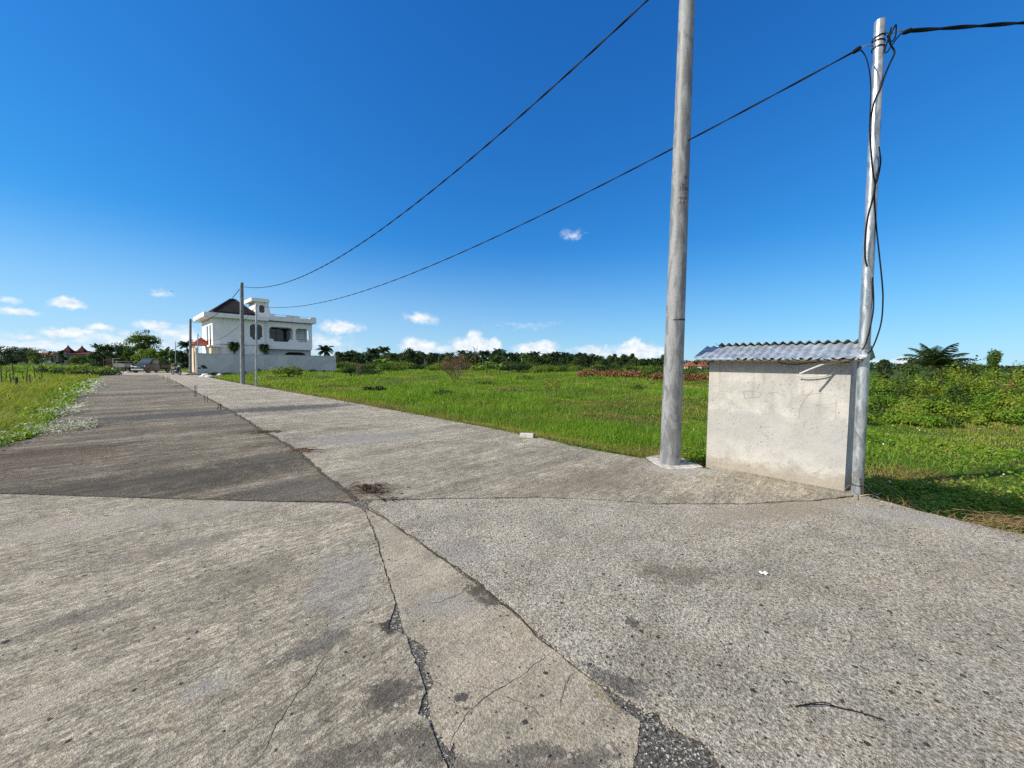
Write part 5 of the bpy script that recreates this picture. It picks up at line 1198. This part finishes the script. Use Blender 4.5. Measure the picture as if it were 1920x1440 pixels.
# dusty creeping leaves spilling over the left edge
def creep(name, mat, label, x, y, z0, hmax, size, kind='stuff'):
    n = len(x); z = height(x, y); hh = hmax*rs.random(n)**1.2
    P = np.stack([x, y, np.maximum(z, z0) + hh], -1); N = unit(np.array([0, 0, 1.0]) + rs.normal(size=(n, 3))*.42)
    T = unit(np.cross(N, rs.normal(size=(n, 3)))); s = size*(.55+.8*rs.random(n))
    V, Q = leafmesh(P, N, T, s, s*.85, .18, .6)
    return link(name, mesh_np(name, V, Q, None, False), mat, None, label, kind=kind)
x, y, r = sample(120000, R(-62), R(-41), 5.0, 44); dr, dl = off_road(x, y)
u = x*A.x + y*A.y; edge = -.50 + 1.1*(fbm(u*.42, u*0, 5, 4)-.35)*1.0
ok = (dl > -edge*0 - (.05 + .80*np.clip(fbm(u*.5, u*0+3, 5, 4)*2.1-.70, 0, 1))) & (dl < .40) & (rs.random(len(x)) < .04 + .9*clump(u, dl*2, 29, .9)*clump(u, u*0, 28, .35)**2)
creep("dusty_creeper", m_dusty, "pale dust covered creeper leaves spilling over the left road edge", x[ok], y[ok], 0.0, .17, .036*np.maximum(1, r[ok]/12))
x, y, r = sample(30000, R(-62), R(-41), 5.0, 40); dr, dl = off_road(x, y)
ok = (dl > -.15*fbm(x*.8, y*.8, 3)) & (dl < .9)
creep("verge_creeper", m_creep, "green creeper leaves mixed into the left road edge", x[ok], y[ok], 0.0, .16, .05*np.maximum(1, r[ok]/11))
# broad-leaved creeper on the right, round the hut and along the paving
x, y, r = sample(240000, R(24), R(60), 4.0, 17); dr, dl = off_road(x, y)
ok = (dr > .10) & clear(x, y, dr); e = EAST(x, y, r)
kp = e*np.clip(.25 + 1.1*clump(x, y, 37, .75), 0, 1)*np.where((r > 10.5) & (r < 15), .12, 1) + (1-e)*sst(.60, .48, x/r*0 + np.abs(r-6.6)*.25)*.55*clump(x, y, 39, .9)*(x/r > .36)
ok &= rs.random(len(x)) < kp
creep("broadleaf_creeper", m_creep, "bright green broad leaved creeper around the hut and down the bank", x[ok], y[ok], -5, (.05 + .18*clump(x[ok], y[ok], 43, .6))*sst(.1, .9, dr[ok]), .046*np.maximum(1, r[ok]/10))
x, y, r = sample(26000, R(38), R(60), 4.0, 12); dr, dl = off_road(x, y)
ok = (dr > .02) & clear(x, y, dr) & (rs.random(len(x)) < .9*sst(.5, .64, fbm(x*.9, y*.9, 47, 4)) + .9*sst(.22, .05, dr)*(x > 5.0))
V, Q, T_ = blades(x[ok], y[ok], height(x[ok], y[ok]), .05 + .13*rs.random(ok.sum()), .0035*np.ones(ok.sum()), rs, 1.6)
link("dry_litter", mesh_np("dry_litter", V, Q, T_), m_deadg, None, "brown dead stems lying among the creepers right of the hut", kind='stuff')
# scattered small white flowers / litter flecks in the field
x, y, r = sample(700, R(-20), R(58), 9, 40); dr, dl = off_road(x, y); ok = (dr > 1.5) & clear(x, y, dr) & (rs.random(len(x)) < clump(x, y, 61, .35))
creep("white_flowers", simple("white petals", (.75, .75, .68), .8), "tiny white flowers dotted over the green field", x[ok], y[ok], -5, .28, .028*np.maximum(1, r[ok]/13))

# ------------------------------------------------------------------ plants that stand as things of their own
def shrub_mesh(seed, w, d, h, n, size, spread=1.0, shell=.35, base=.1):
    r_ = np.random.default_rng(seed); k = max(5, int(7*w))
    cx = r_.uniform(-.5, .5, k)*w*.8; cy = r_.uniform(-.5, .5, k)*d*.8
    hh = h*(1 - .55*((cx/(w*.5))**2 + (cy/(d*.5))**2)*.6)*r_.uniform(.55, 1.0, k)
    C_ = np.stack([cx, cy, hh*.55 + base*h], -1); rr_ = np.stack([np.full(k, w*.26), np.full(k, d*.30), hh*.48], -1)*r_.uniform(.7, 1.2, (k, 1))
    P, N, T, s = cloudleaves(C_, rr_, n, size, r_, 1, shell); P[:, 2] = np.maximum(P[:, 2], .02)
    return leafmesh(P, N, T, s, s*.6)
def shrub(name, label, x, y, w, d, h, n, size, mat, seed, cat="shrub", group=None, stems=5, z=None, shell=.35, bark=None):
    z = float(height(x, y)) if z is None else z
    t = thing(name, label, cat, (x, y, z - .03), random.uniform(0, 6), group); V, Q = shrub_mesh(seed, w, d, h, n, size, shell=shell)
    link("foliage", mesh_np("foliage", V, Q), mat, t)
    rr = random.Random(seed); mb = MB()
    for k in range(stems):
        a = rr.uniform(0, 6.28); e = Vector((math.cos(a)*w*.3, math.sin(a)*d*.3, h*rr.uniform(.5, .8)))
        mb.tube([Vector((e.x*.1, e.y*.1, -.1)), e*.5 + Vector((0, 0, .05)), e], [.03*h, .02*h, .006*h], 5)
    mb.build("stems", bark or m_bark, t); return t
def tree_mesh(seed, w, h, crown0, n, size, clumps, flat=.35, umbrella=False):
    r_ = np.random.default_rng(seed); cz0 = h*crown0; C_ = []; rr_ = []
    for k in range(clumps):
        a = r_.uniform(0, 2*np.pi); q = r_.random()**.6
        if umbrella: zz = cz0 + (h-cz0)*(r_.random()**.6)*np.sqrt(max(.02, 1-(q*.92)**2))
        else: zz = cz0 + (h-cz0)*r_.random(); q *= np.sin(np.pi*np.clip((zz-cz0)/(h-cz0)*.85+.12, 0, 1))
        C_.append((q*w*.42*np.cos(a), q*w*.42*np.sin(a), zz)); s_ = r_.uniform(.6, 1.15); rr_.append((w*.15*s_, w*.15*s_, w*.15*flat*2*s_))
    C_ = np.array(C_); P, N, T, s = cloudleaves(C_, np.array(rr_), n, size, r_, 1, .25, .6); return C_, leafmesh(P, N, T, s, s*.65)
def tree(name, label, x, y, w, h, crown0, n, size, clumps, mat, seed, umbrella=False, flat=.35, group=None, z=None, cat="tree", tr=None):
    z = float(height(x, y)) if z is None else z
    t = thing(name, label, cat, (x, y, z - .05), 0, group); C_, (V, Q) = tree_mesh(seed, w, h, crown0, n, size, clumps, flat, umbrella)
    link("crown", mesh_np("crown", V, Q), mat, t)
    mb = MB(); r0 = tr or h*.028; rr = random.Random(seed)
    fork = Vector((rr.uniform(-.03, .03)*h, 0, h*crown0*.85))
    mb.tube([(0, 0, -.3), fork*.5, fork], [r0*1.4, r0, r0*.8], 8)
    for c_ in C_[:min(len(C_), 16)]:
        c_ = Vector(c_); m_ = fork.lerp(c_, .5) + Vector((0, 0, -.04*h)); mb.tube([fork - Z*.1, m_, c_], [r0*.55, r0*.32, r0*.1], 5)
    mb.build("trunk", m_bark, t); return t
def palm_mesh(seed, R_, nf, nl, lw, droop=.9, up=(.2, 1.25)):
    """fronds with paired leaflets, crown centre at the origin"""
    r_ = np.random.default_rng(seed); V = []; Q = []; T_ = []
    mb = MB()
    for k in range(nf):
        a = 2*np.pi*k*.382 + r_.uniform(-.2, .2); el = up[0]+(up[1]-up[0])*((k+.5)/nf)**1.1; L = R_*r_.uniform(.85, 1.1)
        pts = []; p = Vector((0, 0, 0)); e = el
        for t in range(9):
            pts.append(p.copy()); p = p + Vector((math.cos(a)*math.cos(e), math.sin(a)*math.cos(e), math.sin(e)))*L/8; e -= droop*(.08 + .05*t)*r_.uniform(.8, 1.2)
        mb.tube(pts, [R_*.014*(1-t/10) for t in range(9)], 4)
        for q in range(nl):
            t = .12 + .86*q/nl; i_ = min(7, int(t*8)); f = t*8-i_; c_ = pts[i_].lerp(pts[i_+1], f); tg = (pts[i_+1]-pts[i_]).normalized()
            sd = tg.cross(Z).normalized() if abs(tg.z) < .98 else Vector((math.sin(a), -math.cos(a), 0)); ll = R_*.30*(math.sin(math.pi*min(1, t*.85+.18)))**.7
            for s in (1, -1):
                dv = (sd*s*.85 + tg*.55 + Z*(-.30 - .35*r_.random())).normalized(); w = tg*lw*.5
                tip = c_ + dv*ll + Z*(-.10*ll); md = c_ + dv*ll*.5
                mb.add([c_ - w, c_ + w, md + w*1.1, tip, md - w*1.1], [(0, 1, 2, 4), (4, 2, 3)])
    return mb
def palm(name, label, x, y, h, R_, nf, nl, lw, mat, seed, group=None, z=None, tr=.14, droop=.9, up=(.0, 1.25), lean=.05):
    z = float(height(x, y)) if z is None else z
    t = thing(name, label, "palm", (x, y, z), random.uniform(0, 6), group); rr = random.Random(seed); top = Vector((rr.uniform(-1, 1)*lean*h, rr.uniform(-1, 1)*lean*h, h))
    me = palm_mesh(seed, R_, nf, nl, lw, droop, up).mesh("crown"); o = link("crown", me, mat, t); o.location = top
    MB().tube(curve([(0, 0, -.3), top*.4 + Vector((-top.x*.15, 0, 0)), top*.8, top]), [tr*1.3] + [tr]*22 + [tr*.8]*2, 7).build("trunk", m_bark, t, True); return t

# --- the far grove on the right: a handful of kinds, each standing tree an object
VAR = {}
def proto(key, fn):
    if key not in VAR: VAR[key] = fn()
    return VAR[key]
def plant_at(px, Y): return XY(px, Y), Y
def zonelab(px):
    if px < 700: return "just right of the boundary wall's end"
    if px < 800: return "left of the bare brown shrub"
    if px < 905: return "behind the bare brown shrub"
    if px < 1000: return "beyond the middle of the green field"
    if px < 1100: return "left of the withered brown hedge"
    if px < 1250: return "behind the withered brown hedge"
    return "right of the thick near pole"
rr = random.Random(5)
palm_protos = []
def place_copy(root, x, y, z, s, label, group, rz):
    c = copy_tree(root); c.location = (x, y, z); c.scale = (s, s, s); c.rotation_euler = (0, 0, rz); c['label'] = label
    if group: c['group'] = group
    return c
# palms
PP = []
for k in range(5):
    t = palm("coconut_palm", "dark coconut palm in the far grove " + zonelab(640+k*12), *plant_at(640 + k*12, 120 + k*7), 3.6 + .25*k, 2.5, 17, 13, .20, m_palm, 100+k, "coconut palms of the far grove", z=-.3, tr=.14)
    PP.append(t)
xs = [636 + 9.5*k for k in range(62)]
for k, px in enumerate(xs):
    if 1120 < px: continue
    px += rr.uniform(-5, 5); Y = rr.uniform(112, 185); s = Y/140*rr.uniform(.85, 1.15)*(1.18 if 690 < px < 740 or 860 < px < 950 else 1.0)
    x, y = plant_at(px, Y); place_copy(PP[k % 5], x, y, -.3, s, "dark coconut palm in the far grove " + zonelab(px), "coconut palms of the far grove", rr.uniform(0, 6))
for k, px in enumerate([1140, 1162, 1180, 1215, 1232, 1330, 1660, 1690]):
    Y = rr.uniform(110, 160); x, y = plant_at(px, Y); place_copy(PP[k % 5], x, y, -.3, Y/140*rr.uniform(.6, .85), "dark coconut palm in the far grove " + zonelab(px), "coconut palms of the far grove", rr.uniform(0, 6))
# round trees of the grove
TP = []
for k, (mt, w, h) in enumerate(((m_dk, 5, 5.2), (m_md, 4.6, 4.4), (m_dk, 6, 4.6), (m_md, 5.5, 5))):
    TP.append(tree("grove_tree", "dark leafy tree in the far grove " + zonelab(660+k*90), *plant_at(660+k*90, 135), w, h, .12, 1500, .42, 26, mt, 200+k, z=-.3, flat=.42, group="leafy trees of the far grove"))
for k in range(84):
    px = 634 + k*8.1 + rr.uniform(-4, 4) if k < 80 else rr.uniform(1640, 1720); Y = rr.uniform(118, 215)
    x, y = plant_at(px, Y); place_copy(TP[k % 4], x, y, -.3, Y/150*rr.uniform(.85, 1.18), "dark leafy tree in the far grove " + zonelab(px), "leafy trees of the far grove", rr.uniform(0, 6))
tree("round_tree", "big round dark tree standing out of the far grove left of the bare shrub", *plant_at(768, 92), 6.6, 5.0, .05, 3200, .34, 40, m_dk, 231, z=-.3, flat=.5)
tree("spreading_tree", "dark tree with bare upright branches above the grove, left of the withered hedge", *plant_at(1063, 100), 4.6, 4.6, .15, 1700, .34, 22, m_dk, 232, z=-.3, flat=.45)
tree("spreading_tree", "dark tree with a flat topped crown left of the orange roof", *plant_at(1088, 105), 4.2, 4.5, .3, 1200, .34, 14, m_dk, 233, z=-.3, flat=.3, umbrella=True)
# thin bare flower stalk rising above the grove
mb = MB(); x, y = plant_at(890, 75)
for k in range(9): a = k*2.4; mb.tube([(0, 0, 2.6+.22*k), (math.cos(a)*.5, math.sin(a)*.5, 3.3+.2*k), (math.cos(a)*.6, math.sin(a)*.6, 3.8+.2*k)], [.03, .02, .05], 4)
mb.tube([(0, 0, -.3), (.1, 0, 2.5), (0, 0, 5.0)], [.07, .05, .03], 5)
o = mb.build("flower_stalk", m_dry); o.location = (x, y, -.3); tag(o, "tall thin branching flower stalk above the grove right of the bare shrub", "plant")
# bushes along the foot of the grove
BP = []
for k, mt in enumerate((m_md, m_lt, m_dk)):
    BP.append(shrub("field_bush", "leafy bush along the foot of the far grove " + zonelab(700+60*k), *plant_at(700+60*k, 86), 5.0, 3.4, 2.3, 900, .30, mt, 300+k, group="bushes along the grove", z=-.3))
for k in range(62):
    px = 640 + k*10 + rr.uniform(-5, 5); Y = rr.uniform(66, 104); x, y = plant_at(px, Y)
    place_copy(BP[(k*7+k//3) % 3], x, y, float(height(x, y))-.05, rr.uniform(.5, .95), "leafy bush along the foot of the far grove " + zonelab(px), "bushes along the grove", rr.uniform(0, 6))
# banana clumps and pale plants
def banana(px, Y, s, label, seed, n=8):
    x, y = plant_at(px, Y); t = thing("banana_plant", label, "plant", (x, y, float(height(x, y))-.02)); rr = random.Random(seed)
    MB().tube([(0, 0, -.2), (0, 0, .8*s)], [.12*s, .09*s], 7).build("stem", m_lt, t, True)
    for k in range(n):
        a = k*2.4+rr.random(); e = rr.uniform(.7, 1.35); L = s*rr.uniform(1.1, 1.6); p = Vector((0, 0, .7*s)); mb = MB(); l_ = []; r2 = []
        for q in range(7):
            sd = Vector((-math.sin(a), math.cos(a), 0))*s*.20*math.sin(math.pi*(q+.4)/7.2); l_.append(p + sd + Z*abs(sd.length)*.3); r2.append(p - sd + Z*abs(sd.length)*.3)
            p = p + Vector((math.cos(a)*math.cos(e), math.sin(a)*math.cos(e), math.sin(e)))*L/6; e -= .28
        mb.add(l_ + r2, [(q, q+1, q+8, q+7) for q in range(6)]).build("leaf", m_banana, t)
    return t
banana(912, 60, 1.5, "banana plant with pale leaves right of the bare brown shrub", 1); banana(936, 64, 1.3, "low banana plant between the bare shrub and the brown hedge", 2)
banana(715, 72, 1.6, "drooping pale banana plant left of the big round dark tree", 3); banana(728, 70, 1.2, "smaller pale banana plant beside the drooping one", 4)
# withered hedge heaps
shrub("withered_hedge", "long heap of withered brown branches across the far field edge", XY(1152, 47), 47, 8.2, 2.0, 1.5, 4200, .20, m_brown, 401, "hedge", z=-.25, shell=.1, bark=m_dry)
shrub("withered_hedge", "short heap of withered brown branches at the left end of the long one", XY(1100, 46), 46, 2.2, 1.4, 1.4, 900, .20, m_brown, 402, "hedge", z=-.25, shell=.1, bark=m_dry)
shrub("withered_hedge", "withered brown heap between the thick pole and the hut", XY(1312, 38), 38, 4.6, 1.6, 1.4, 1500, .17, m_brown, 403, "hedge", z=-.3, shell=.1, bark=m_dry)
for (px, Y, w, h, mt, lab, sd) in ((1232, 44, 3.2, 1.9, m_md, "leafy green bush left of the thick pole over the field", 411), (1215, 46, 2.0, 1.9, m_lt, "yellow tipped green bush behind the withered hedge's right end", 412), (1300, 46, 4.0, 1.9, m_md, "green bush just right of the thick pole behind brown branches", 413), (1325, 42, 2.2, 1.4, m_lt, "light green bush touching the hut's left edge far behind it", 414),
      (1180, 27, 2.8, .75, m_lt, "low light green weed clump in the middle of the field", 415), (1195, 26, 1.2, .6, m_md, "small dark weed tuft in the middle of the field", 416), (983, 42, 3.0, .9, m_lt, "low yellow green mound right of the bare brown shrub", 417), (690, 44, 5.0, 1.2, m_dk, "dark low bush by the small leafless shrub", 418), (655, 52, 2.5, 1.3, m_md, "bush at the right end of the boundary wall", 419)):
    x, y = plant_at(px, Y); shrub("weed_bush", lab, x, y, w, w*.6, h, int(420*w), .10 if Y < 30 else .17, mt, sd)
shrub("withered_hedge", "withered brown heap partly hidden left of the thick pole", XY(1232, 42), 42, 2.6, 1.4, 1.3, 1000, .18, m_brown, 404, "hedge", z=-.25, shell=.1, bark=m_dry)
# dark tussocks
for (px, py, w, lab, sd) in ((703, 737, 1.3, "dark grass tussock in the field right of the grey poles", 421), (840, 750, 1.6, "dark grass hollow tussock below the bare brown shrub", 422), (905, 726, 2.6, "long dark tussock right of the bare brown shrub", 423)):
    p = G(px, py, -.3); shrub("grass_tussock", lab, p.x, p.y, w, w*.5, .38, 500, .12, m_dk, sd, "tussock", stems=0 or 1)

# --- leafless shrubs
def bare(name, label, px, py, h, w, n, seed, mat, r=.016, leaf=None):
    p = G(px, py, -.25); z = float(height(p.x, p.y)); t = thing(name, label, "shrub", (p.x, p.y, z)); rr = random.Random(seed); mb = MB(); tips = []
    def grow(p0, d, L, r_, dep):
        pts = [p0]; q = p0
        for k in range(4):
            d = (d + Vector((rr.gauss(0, .10), rr.gauss(0, .10), rr.gauss(.03, .06)))).normalized(); q = q + d*L/4; pts.append(q)
        mb.tube(pts, [r_*(1-.14*k) for k in range(5)], 4, cap=False)
        if dep == 0: tips.append(q); return
        for k in range(rr.choice((3, 3, 4))):
            i_ = rr.choice((2, 3, 4)); dd = (d + Vector((rr.gauss(0, .42), rr.gauss(0, .42), rr.uniform(-.05, .3)))).normalized(); grow(pts[i_], dd, L*rr.uniform(.5, .8), r_*.55, dep-1)
    for k in range(n):
        a = rr.uniform(0, 6.28); s = rr.random()**.6
        grow(Vector((math.cos(a)*.12*w*s, math.sin(a)*.12*w*s, -.05)), Vector((math.cos(a)*s*w/h*.75, math.sin(a)*s*w/h*.75, 1)).normalized(), h*.46, r, 3)
    mb.build("branches", mat, t)
    if leaf:
        P = np.array([tuple(q) for q in tips]); r_ = np.random.default_rng(seed); N = unit(r_.normal(size=P.shape)); T = unit(np.cross(N, r_.normal(size=P.shape))); V, Q = leafmesh(P, N, T, .10, .06); link("withered_leaves", mesh_np("withered_leaves", V, Q), leaf, t)
    return t
bare("bare_shrub", "large vase shaped leafless brown shrub in the middle of the field", 857, 718, 2.7, 2.4, 15, 5, m_dry, .028, m_brown)
bare("bare_shrub", "small leafless shrub in front of the dark bush right of the wall", 671, 712, 1.9, 1.6, 4, 6, m_dry, .026)
bare("bare_shrub", "low half dry greenish shrub in the field left of the thick pole", 1033, 752, 1.15, 1.1, 7, 7, simple("dull olive twigs", (.10, .10, .045), .9, 0, .4, 8), .011, m_tall)
bare("bare_shrub", "small dead sapling at the boundary wall left of the pole pair", 441, 703, 2.0, .8, 2, 8, m_dry, .02)

# --- by the wall and house
x, y = plant_at(537, 40); shrub("weed_bush", "light green weed bush before the boundary wall", x, y, 2.8, 1.6, 1.5, 800, .16, m_lt, 431)
x, y = plant_at(559, 44); shrub("weed_bush", "small dark weed before the right half of the boundary wall", x, y, 1.0, .8, 1.0, 260, .14, m_dk, 432)
x, y = plant_at(605, 46); bare("bare_shrub", "tangle of bare reddish twigs at the boundary wall's right end", 605, 699, 1.6, 1.6, 5, 9, m_dry, .02)
for k in range(9):
    px = 385 + k*24; p = W0 + B*(1.2+k*1.7) - A*(.5+.3*rr.random()); shrub("wall_weed", "dark green weed patch along the foot of the boundary wall", p.x, p.y, 1.9, .7, .5, 260, .12, m_md if k % 2 else m_dk, 440+k, "weed", "weeds along the boundary wall", stems=1)
def garden_palm(px, py, label, hw, seed, tall, nf=26):
    p = PL(px, py, W0 + A*.62, A); h = p.z; t = palm("garden_palm", label, p.x, p.y, h - hw*.2, hw, nf, 12, .13, m_palm2, seed, z=0, tr=.11, droop=1.35, up=(-.9, 1.35), lean=0); return t
garden_palm(439, 645, "round headed garden palm before the white house's plain wall, left of the grey pole", .95, 501, 3.0, 40)
garden_palm(495.5, 648, "narrow headed garden palm before the white house under the left window", .90, 502, 3.0, 34)
p = D(608, 655, 63); palm("garden_palm", "garden palm rising behind the boundary wall's right end", p.x, p.y, p.z - .2, 1.7, 15, 14, .16, m_palm2, 503, z=0, tr=.18, droop=1.0, up=(-.3, 1.3))
x, y = plant_at(591, 60); shrub("weed_bush", "dark clipped bush behind the boundary wall at the house's right", x, y, 2.2, 1.4, 3.0, 500, .16, m_dk, 433, z=0)

# --- left distance
tree("rain_tree", "big spreading tree behind the pickup truck", XY(268, 92), 92, 9.4, 8.2, .26, 5200, .30, 54, m_md, 601, umbrella=True, flat=.24, z=-.1, tr=.28)
for (px, Y, w, h, c0, mt, lab, sd, um) in ((6, 70, 4.5, 3.6, .08, m_dk, "dark rounded tree at the far left edge", 611, False), (30, 130, 9, 5.2, .1, m_dk, "wide dark tree second from the left edge", 612, False), (50, 140, 8, 5.6, .1, m_dk, "dark tree left of the white roofed far house", 613, False), (66, 120, 6, 4.6, .1, m_md, "mid green tree before the white roofed far house", 614, False), (110, 150, 5, 3.6, .1, m_dk, "low dark tree between red roofed house and turreted hall", 615, False), (115, 62, 1.6, 3.0, .05, m_dk, "narrow dark tree at the left corner of the turreted hall", 616, False),
      (150, 80, 5.0, 2.2, .05, m_md, "round green tree before the turreted hall", 617, False), (174, 76, 3.6, 2.7, .05, m_md, "bushy green tree right of the turreted hall", 618, False), (190, 70, 4.4, 3.9, .1, m_dk, "very dark tree right of the turreted hall", 619, False), (207, 72, 4.6, 4.3, .08, m_dk, "dark tree above the pole rack", 620, False), (216, 84, 5.4, 5.0, .5, m_dk, "flat topped dark tree left of the big spreading tree", 621, True), (240, 74, 4.6, 3.7, .05, m_md, "green bushy tree below the big spreading tree's left side", 622, False), (262, 72, 4.2, 3.4, .05, m_lt, "light green bushy tree right behind the pickup's cab", 623, False), (285, 74, 4.8, 3.6, .05, m_lt, "light green bushy tree behind the pickup's load bed", 624, False), (304, 76, 3.8, 3.4, .05, m_md, "mid green tree behind the pickup's tail", 625, False), (322, 74, 3.4, 3.0, .05, m_md, "low green tree behind the motorbike", 626, False), (340, 80, 3.6, 3.6, .05, m_dk, "dark tree left of the house gate", 627, False), (356, 90, 4, 4.2, .1, m_dk, "dark tree behind the house gate", 628, False)):
    tree("leafy_tree", lab, XY(px, Y), Y, w, h, c0, int(280*w), .26, int(5*w), mt, sd, um, .42, z=-.1)
palm("coconut_palm", "coconut palm rising behind the house gate poles", XY(353, 82), 82, 4.7, 2.1, 20, 14, .16, m_palm, 631, z=0)
palm("coconut_palm", "ragged palm with upright fronds right of the big spreading tree", XY(312, 80), 80, 2.6, 2.2, 9, 13, .16, m_palm, 632, z=0, up=(.6, 1.4), droop=.5)
palm("coconut_palm", "low palm between the thin pole and the house gate", XY(331, 84), 84, 2.9, 1.7, 14, 13, .15, m_palm, 634, z=0)
palm("coconut_palm", "scraggy palm top right of the turreted hall", XY(186, 78), 78, 3.9, 1.4, 9, 12, .15, m_palm, 633, z=0, up=(.3, 1.4), droop=.4)
for k in range(26):
    px = 2 + k*8.2; Y = rr.uniform(34, 62); x = XY(px, Y); 
    shrub("field_bush", "low green bush in the left field " + ("near its far edge left of the hall" if px < 115 else "below the turreted hall" if px < 165 else "by the lane's far left edge"), x, Y, rr.uniform(1.6, 3.0), 1.4, rr.uniform(.6, 1.25), 420, .15, (m_lt, m_md, m_lt, m_dk)[k % 4], 650+k, group="bushes of the left field", stems=2)
for (px, Y, lab, sd) in ((78, 40, "pale banana plant left of the narrow dark tree", 11), (84, 38, "tallest pale banana plant in the left field", 12), (104, 44, "banana plant before the narrow dark tree", 13), (138, 46, "low banana plant below the turreted hall", 14), (160, 50, "banana plant below the hall's right end", 15)):
    banana(px, Y, .8, lab, sd)
# fence sticks standing in the tall grass
m_stick = simple("weathered bamboo", (0.075, 0.06, 0.042), .9, 0, .4, 10)
for k, (x0, y0, x1, y1) in enumerate(((3, 728, 1, 684), (10, 719, 12, 692), (20, 732, 18, 700), (25, 720, 23, 683), (44, 722, 42, 697), (48, 726, 51, 691), (66, 716, 63, 687), (77, 716, 78, 680), (31, 738, 30, 708), (75, 722, 74, 706), (57, 730, 55, 702), (169, 712, 168, 703))):
    Y = 20 + (738-y0)*.35; b = D(x0, y0, Y); b.z = float(height(b.x, b.y)) - .1; t = D(x1, y1, Y)
    lab = ["leftmost weathered stick at the photo's left edge", "short stick beside the leftmost one", "thick leaning stick third from the left", "tall straight stick fourth from the left", "short slanting stick left of the crossed pair", "stick leaning right beside the short slanting one", "tall stick leaning left near the fence end", "last tall straight stick at the fence end", "stubby dark post lowest in the grass at left", "short stub below the last tall stick", "short stick between the leaning ones", "small lone post at the lane edge"][k]
    tag(MB().tube([b, b.lerp(t, .5) + Vector((.02, 0, 0)), t], [.03, .027, .02] if k not in (8,) else [.08, .07, .06], 6).build("fence_stick", m_stick, None, True), lab, "fence stick", "bamboo fence sticks in the left field")
# --- overgrown bank on the right
rr = random.Random(77); k = 0
for row, (Y0, h0, n_) in enumerate(((15.5, .75, 13), (18, 1.15, 14), (21, 1.6, 15), (25, 2.0, 16), (30, 2.35, 15))):
    for q in range(n_):
        px = 1600 + (q+.5)*(430/n_) + rr.uniform(-10, 10); Y = Y0*rr.uniform(.93, 1.07); x = XY(px, Y); g = float(height(x, Y))
        w = Y*430/n_/721*rr.uniform(1.25, 1.8); h = h0*rr.uniform(.62, 1.15)*(1.15 if 1740 < px else 1.0)
        mt = rr.choice((m_bank, m_bank, m_lt, m_creep, m_md)) if row < 4 else rr.choice((m_md, m_bank, m_bank, m_lt))
        where = "foot" if row < 2 else "middle" if row < 4 else "crest"
        side = "behind the pipe pole" if px < 1700 else "below the short palm" if px < 1830 else "below the ivy column"
        shrub("bank_shrub", f"green shrub at the {where} of the overgrown bank {side}", x, Y, w, w*.8, h, int(620*w**.8), .088 + .0045*(Y-15), mt, 700+k, group="shrubs of the overgrown right bank", stems=2, shell=.3); k += 1
shrub("bank_shrub", "reddish brown withering shrub at far right of the bank", XY(1890, 24), 24, 1.0, .8, 2.2, 420, .12, m_brown, 790, shell=.2)
palm("coconut_palm", "short wide palm above the overgrown right bank", XY(1752, 33), 33, 2.1, 2.6, 20, 18, .09, m_palm, 801, z=-.3, tr=.16, up=(.25, 1.5), droop=.62)
tree("spreading_tree", "flat dark tree right behind the short wide palm on the bank", XY(1785, 36), 36, 4.2, 3.0, .35, 2200, .15, 24, m_md, 802, True, .22, z=-.3)
tree("leafy_tree", "dark bushy tree left of the short palm, right of the pipe pole", XY(1655, 60), 60, 3.6, 3.0, .1, 1200, .18, 20, m_dk, 803, z=-.4, flat=.45)
t = thing("ivy_column", "narrow column of climbing leaves standing above the right bank", "plant", (XY(1861, 34), 34, -.4)); r_ = np.random.default_rng(9)
kc = 26; C_ = np.stack([r_.normal(0, .05, kc), r_.normal(0, .05, kc), np.linspace(.8, 3.4, kc)], -1); C_[-4:, 0] += .12
P, N, T, s = cloudleaves(C_, np.full((kc, 3), .38)*r_.uniform(.8, 1.15, (kc, 1)), 2600, .13, r_, 1, .4); V, Q = leafmesh(P, N, T, s, s*.7); link("foliage", mesh_np("foliage", V, Q), m_md, t)
MB().tube([(0, 0, -.3), (0, 0, 3.3)], .1, 7).build("stump", m_bark, t)
# far-off wood closing the horizon
n_ = 5200; a = rs.uniform(R(-64), R(60), n_); dd = rs.uniform(230, 420, n_); hh = (3.4 + 3.0*fbm(a*60, a*0, 7, 4))*dd/300*(1-.35*EAST(np.sin(a)*dd, np.cos(a)*dd, dd))
C_ = np.stack([np.sin(a)*dd, np.cos(a)*dd, hh*rs.random(n_)**.7], -1); 
P, N, T, s = cloudleaves(C_, np.stack([np.full(n_, 1.8), np.full(n_, 1.8), np.full(n_, .8)], -1), 46000, .9, rs, 1, .2); P[:, 2] = np.maximum(P[:, 2], -.2)
V, Q = leafmesh(P, N, T, s, s*.8); link("far_wood", mesh_np("far_wood", V, Q), m_dk, None, "far off dark wood along the whole horizon", kind='stuff')
# straw heap at the paving's right rim
twigs(1940, 992, .42, 240, "heap of brown straw at the right rim of the paving", 12, .07, m_straw, .3, .0018)
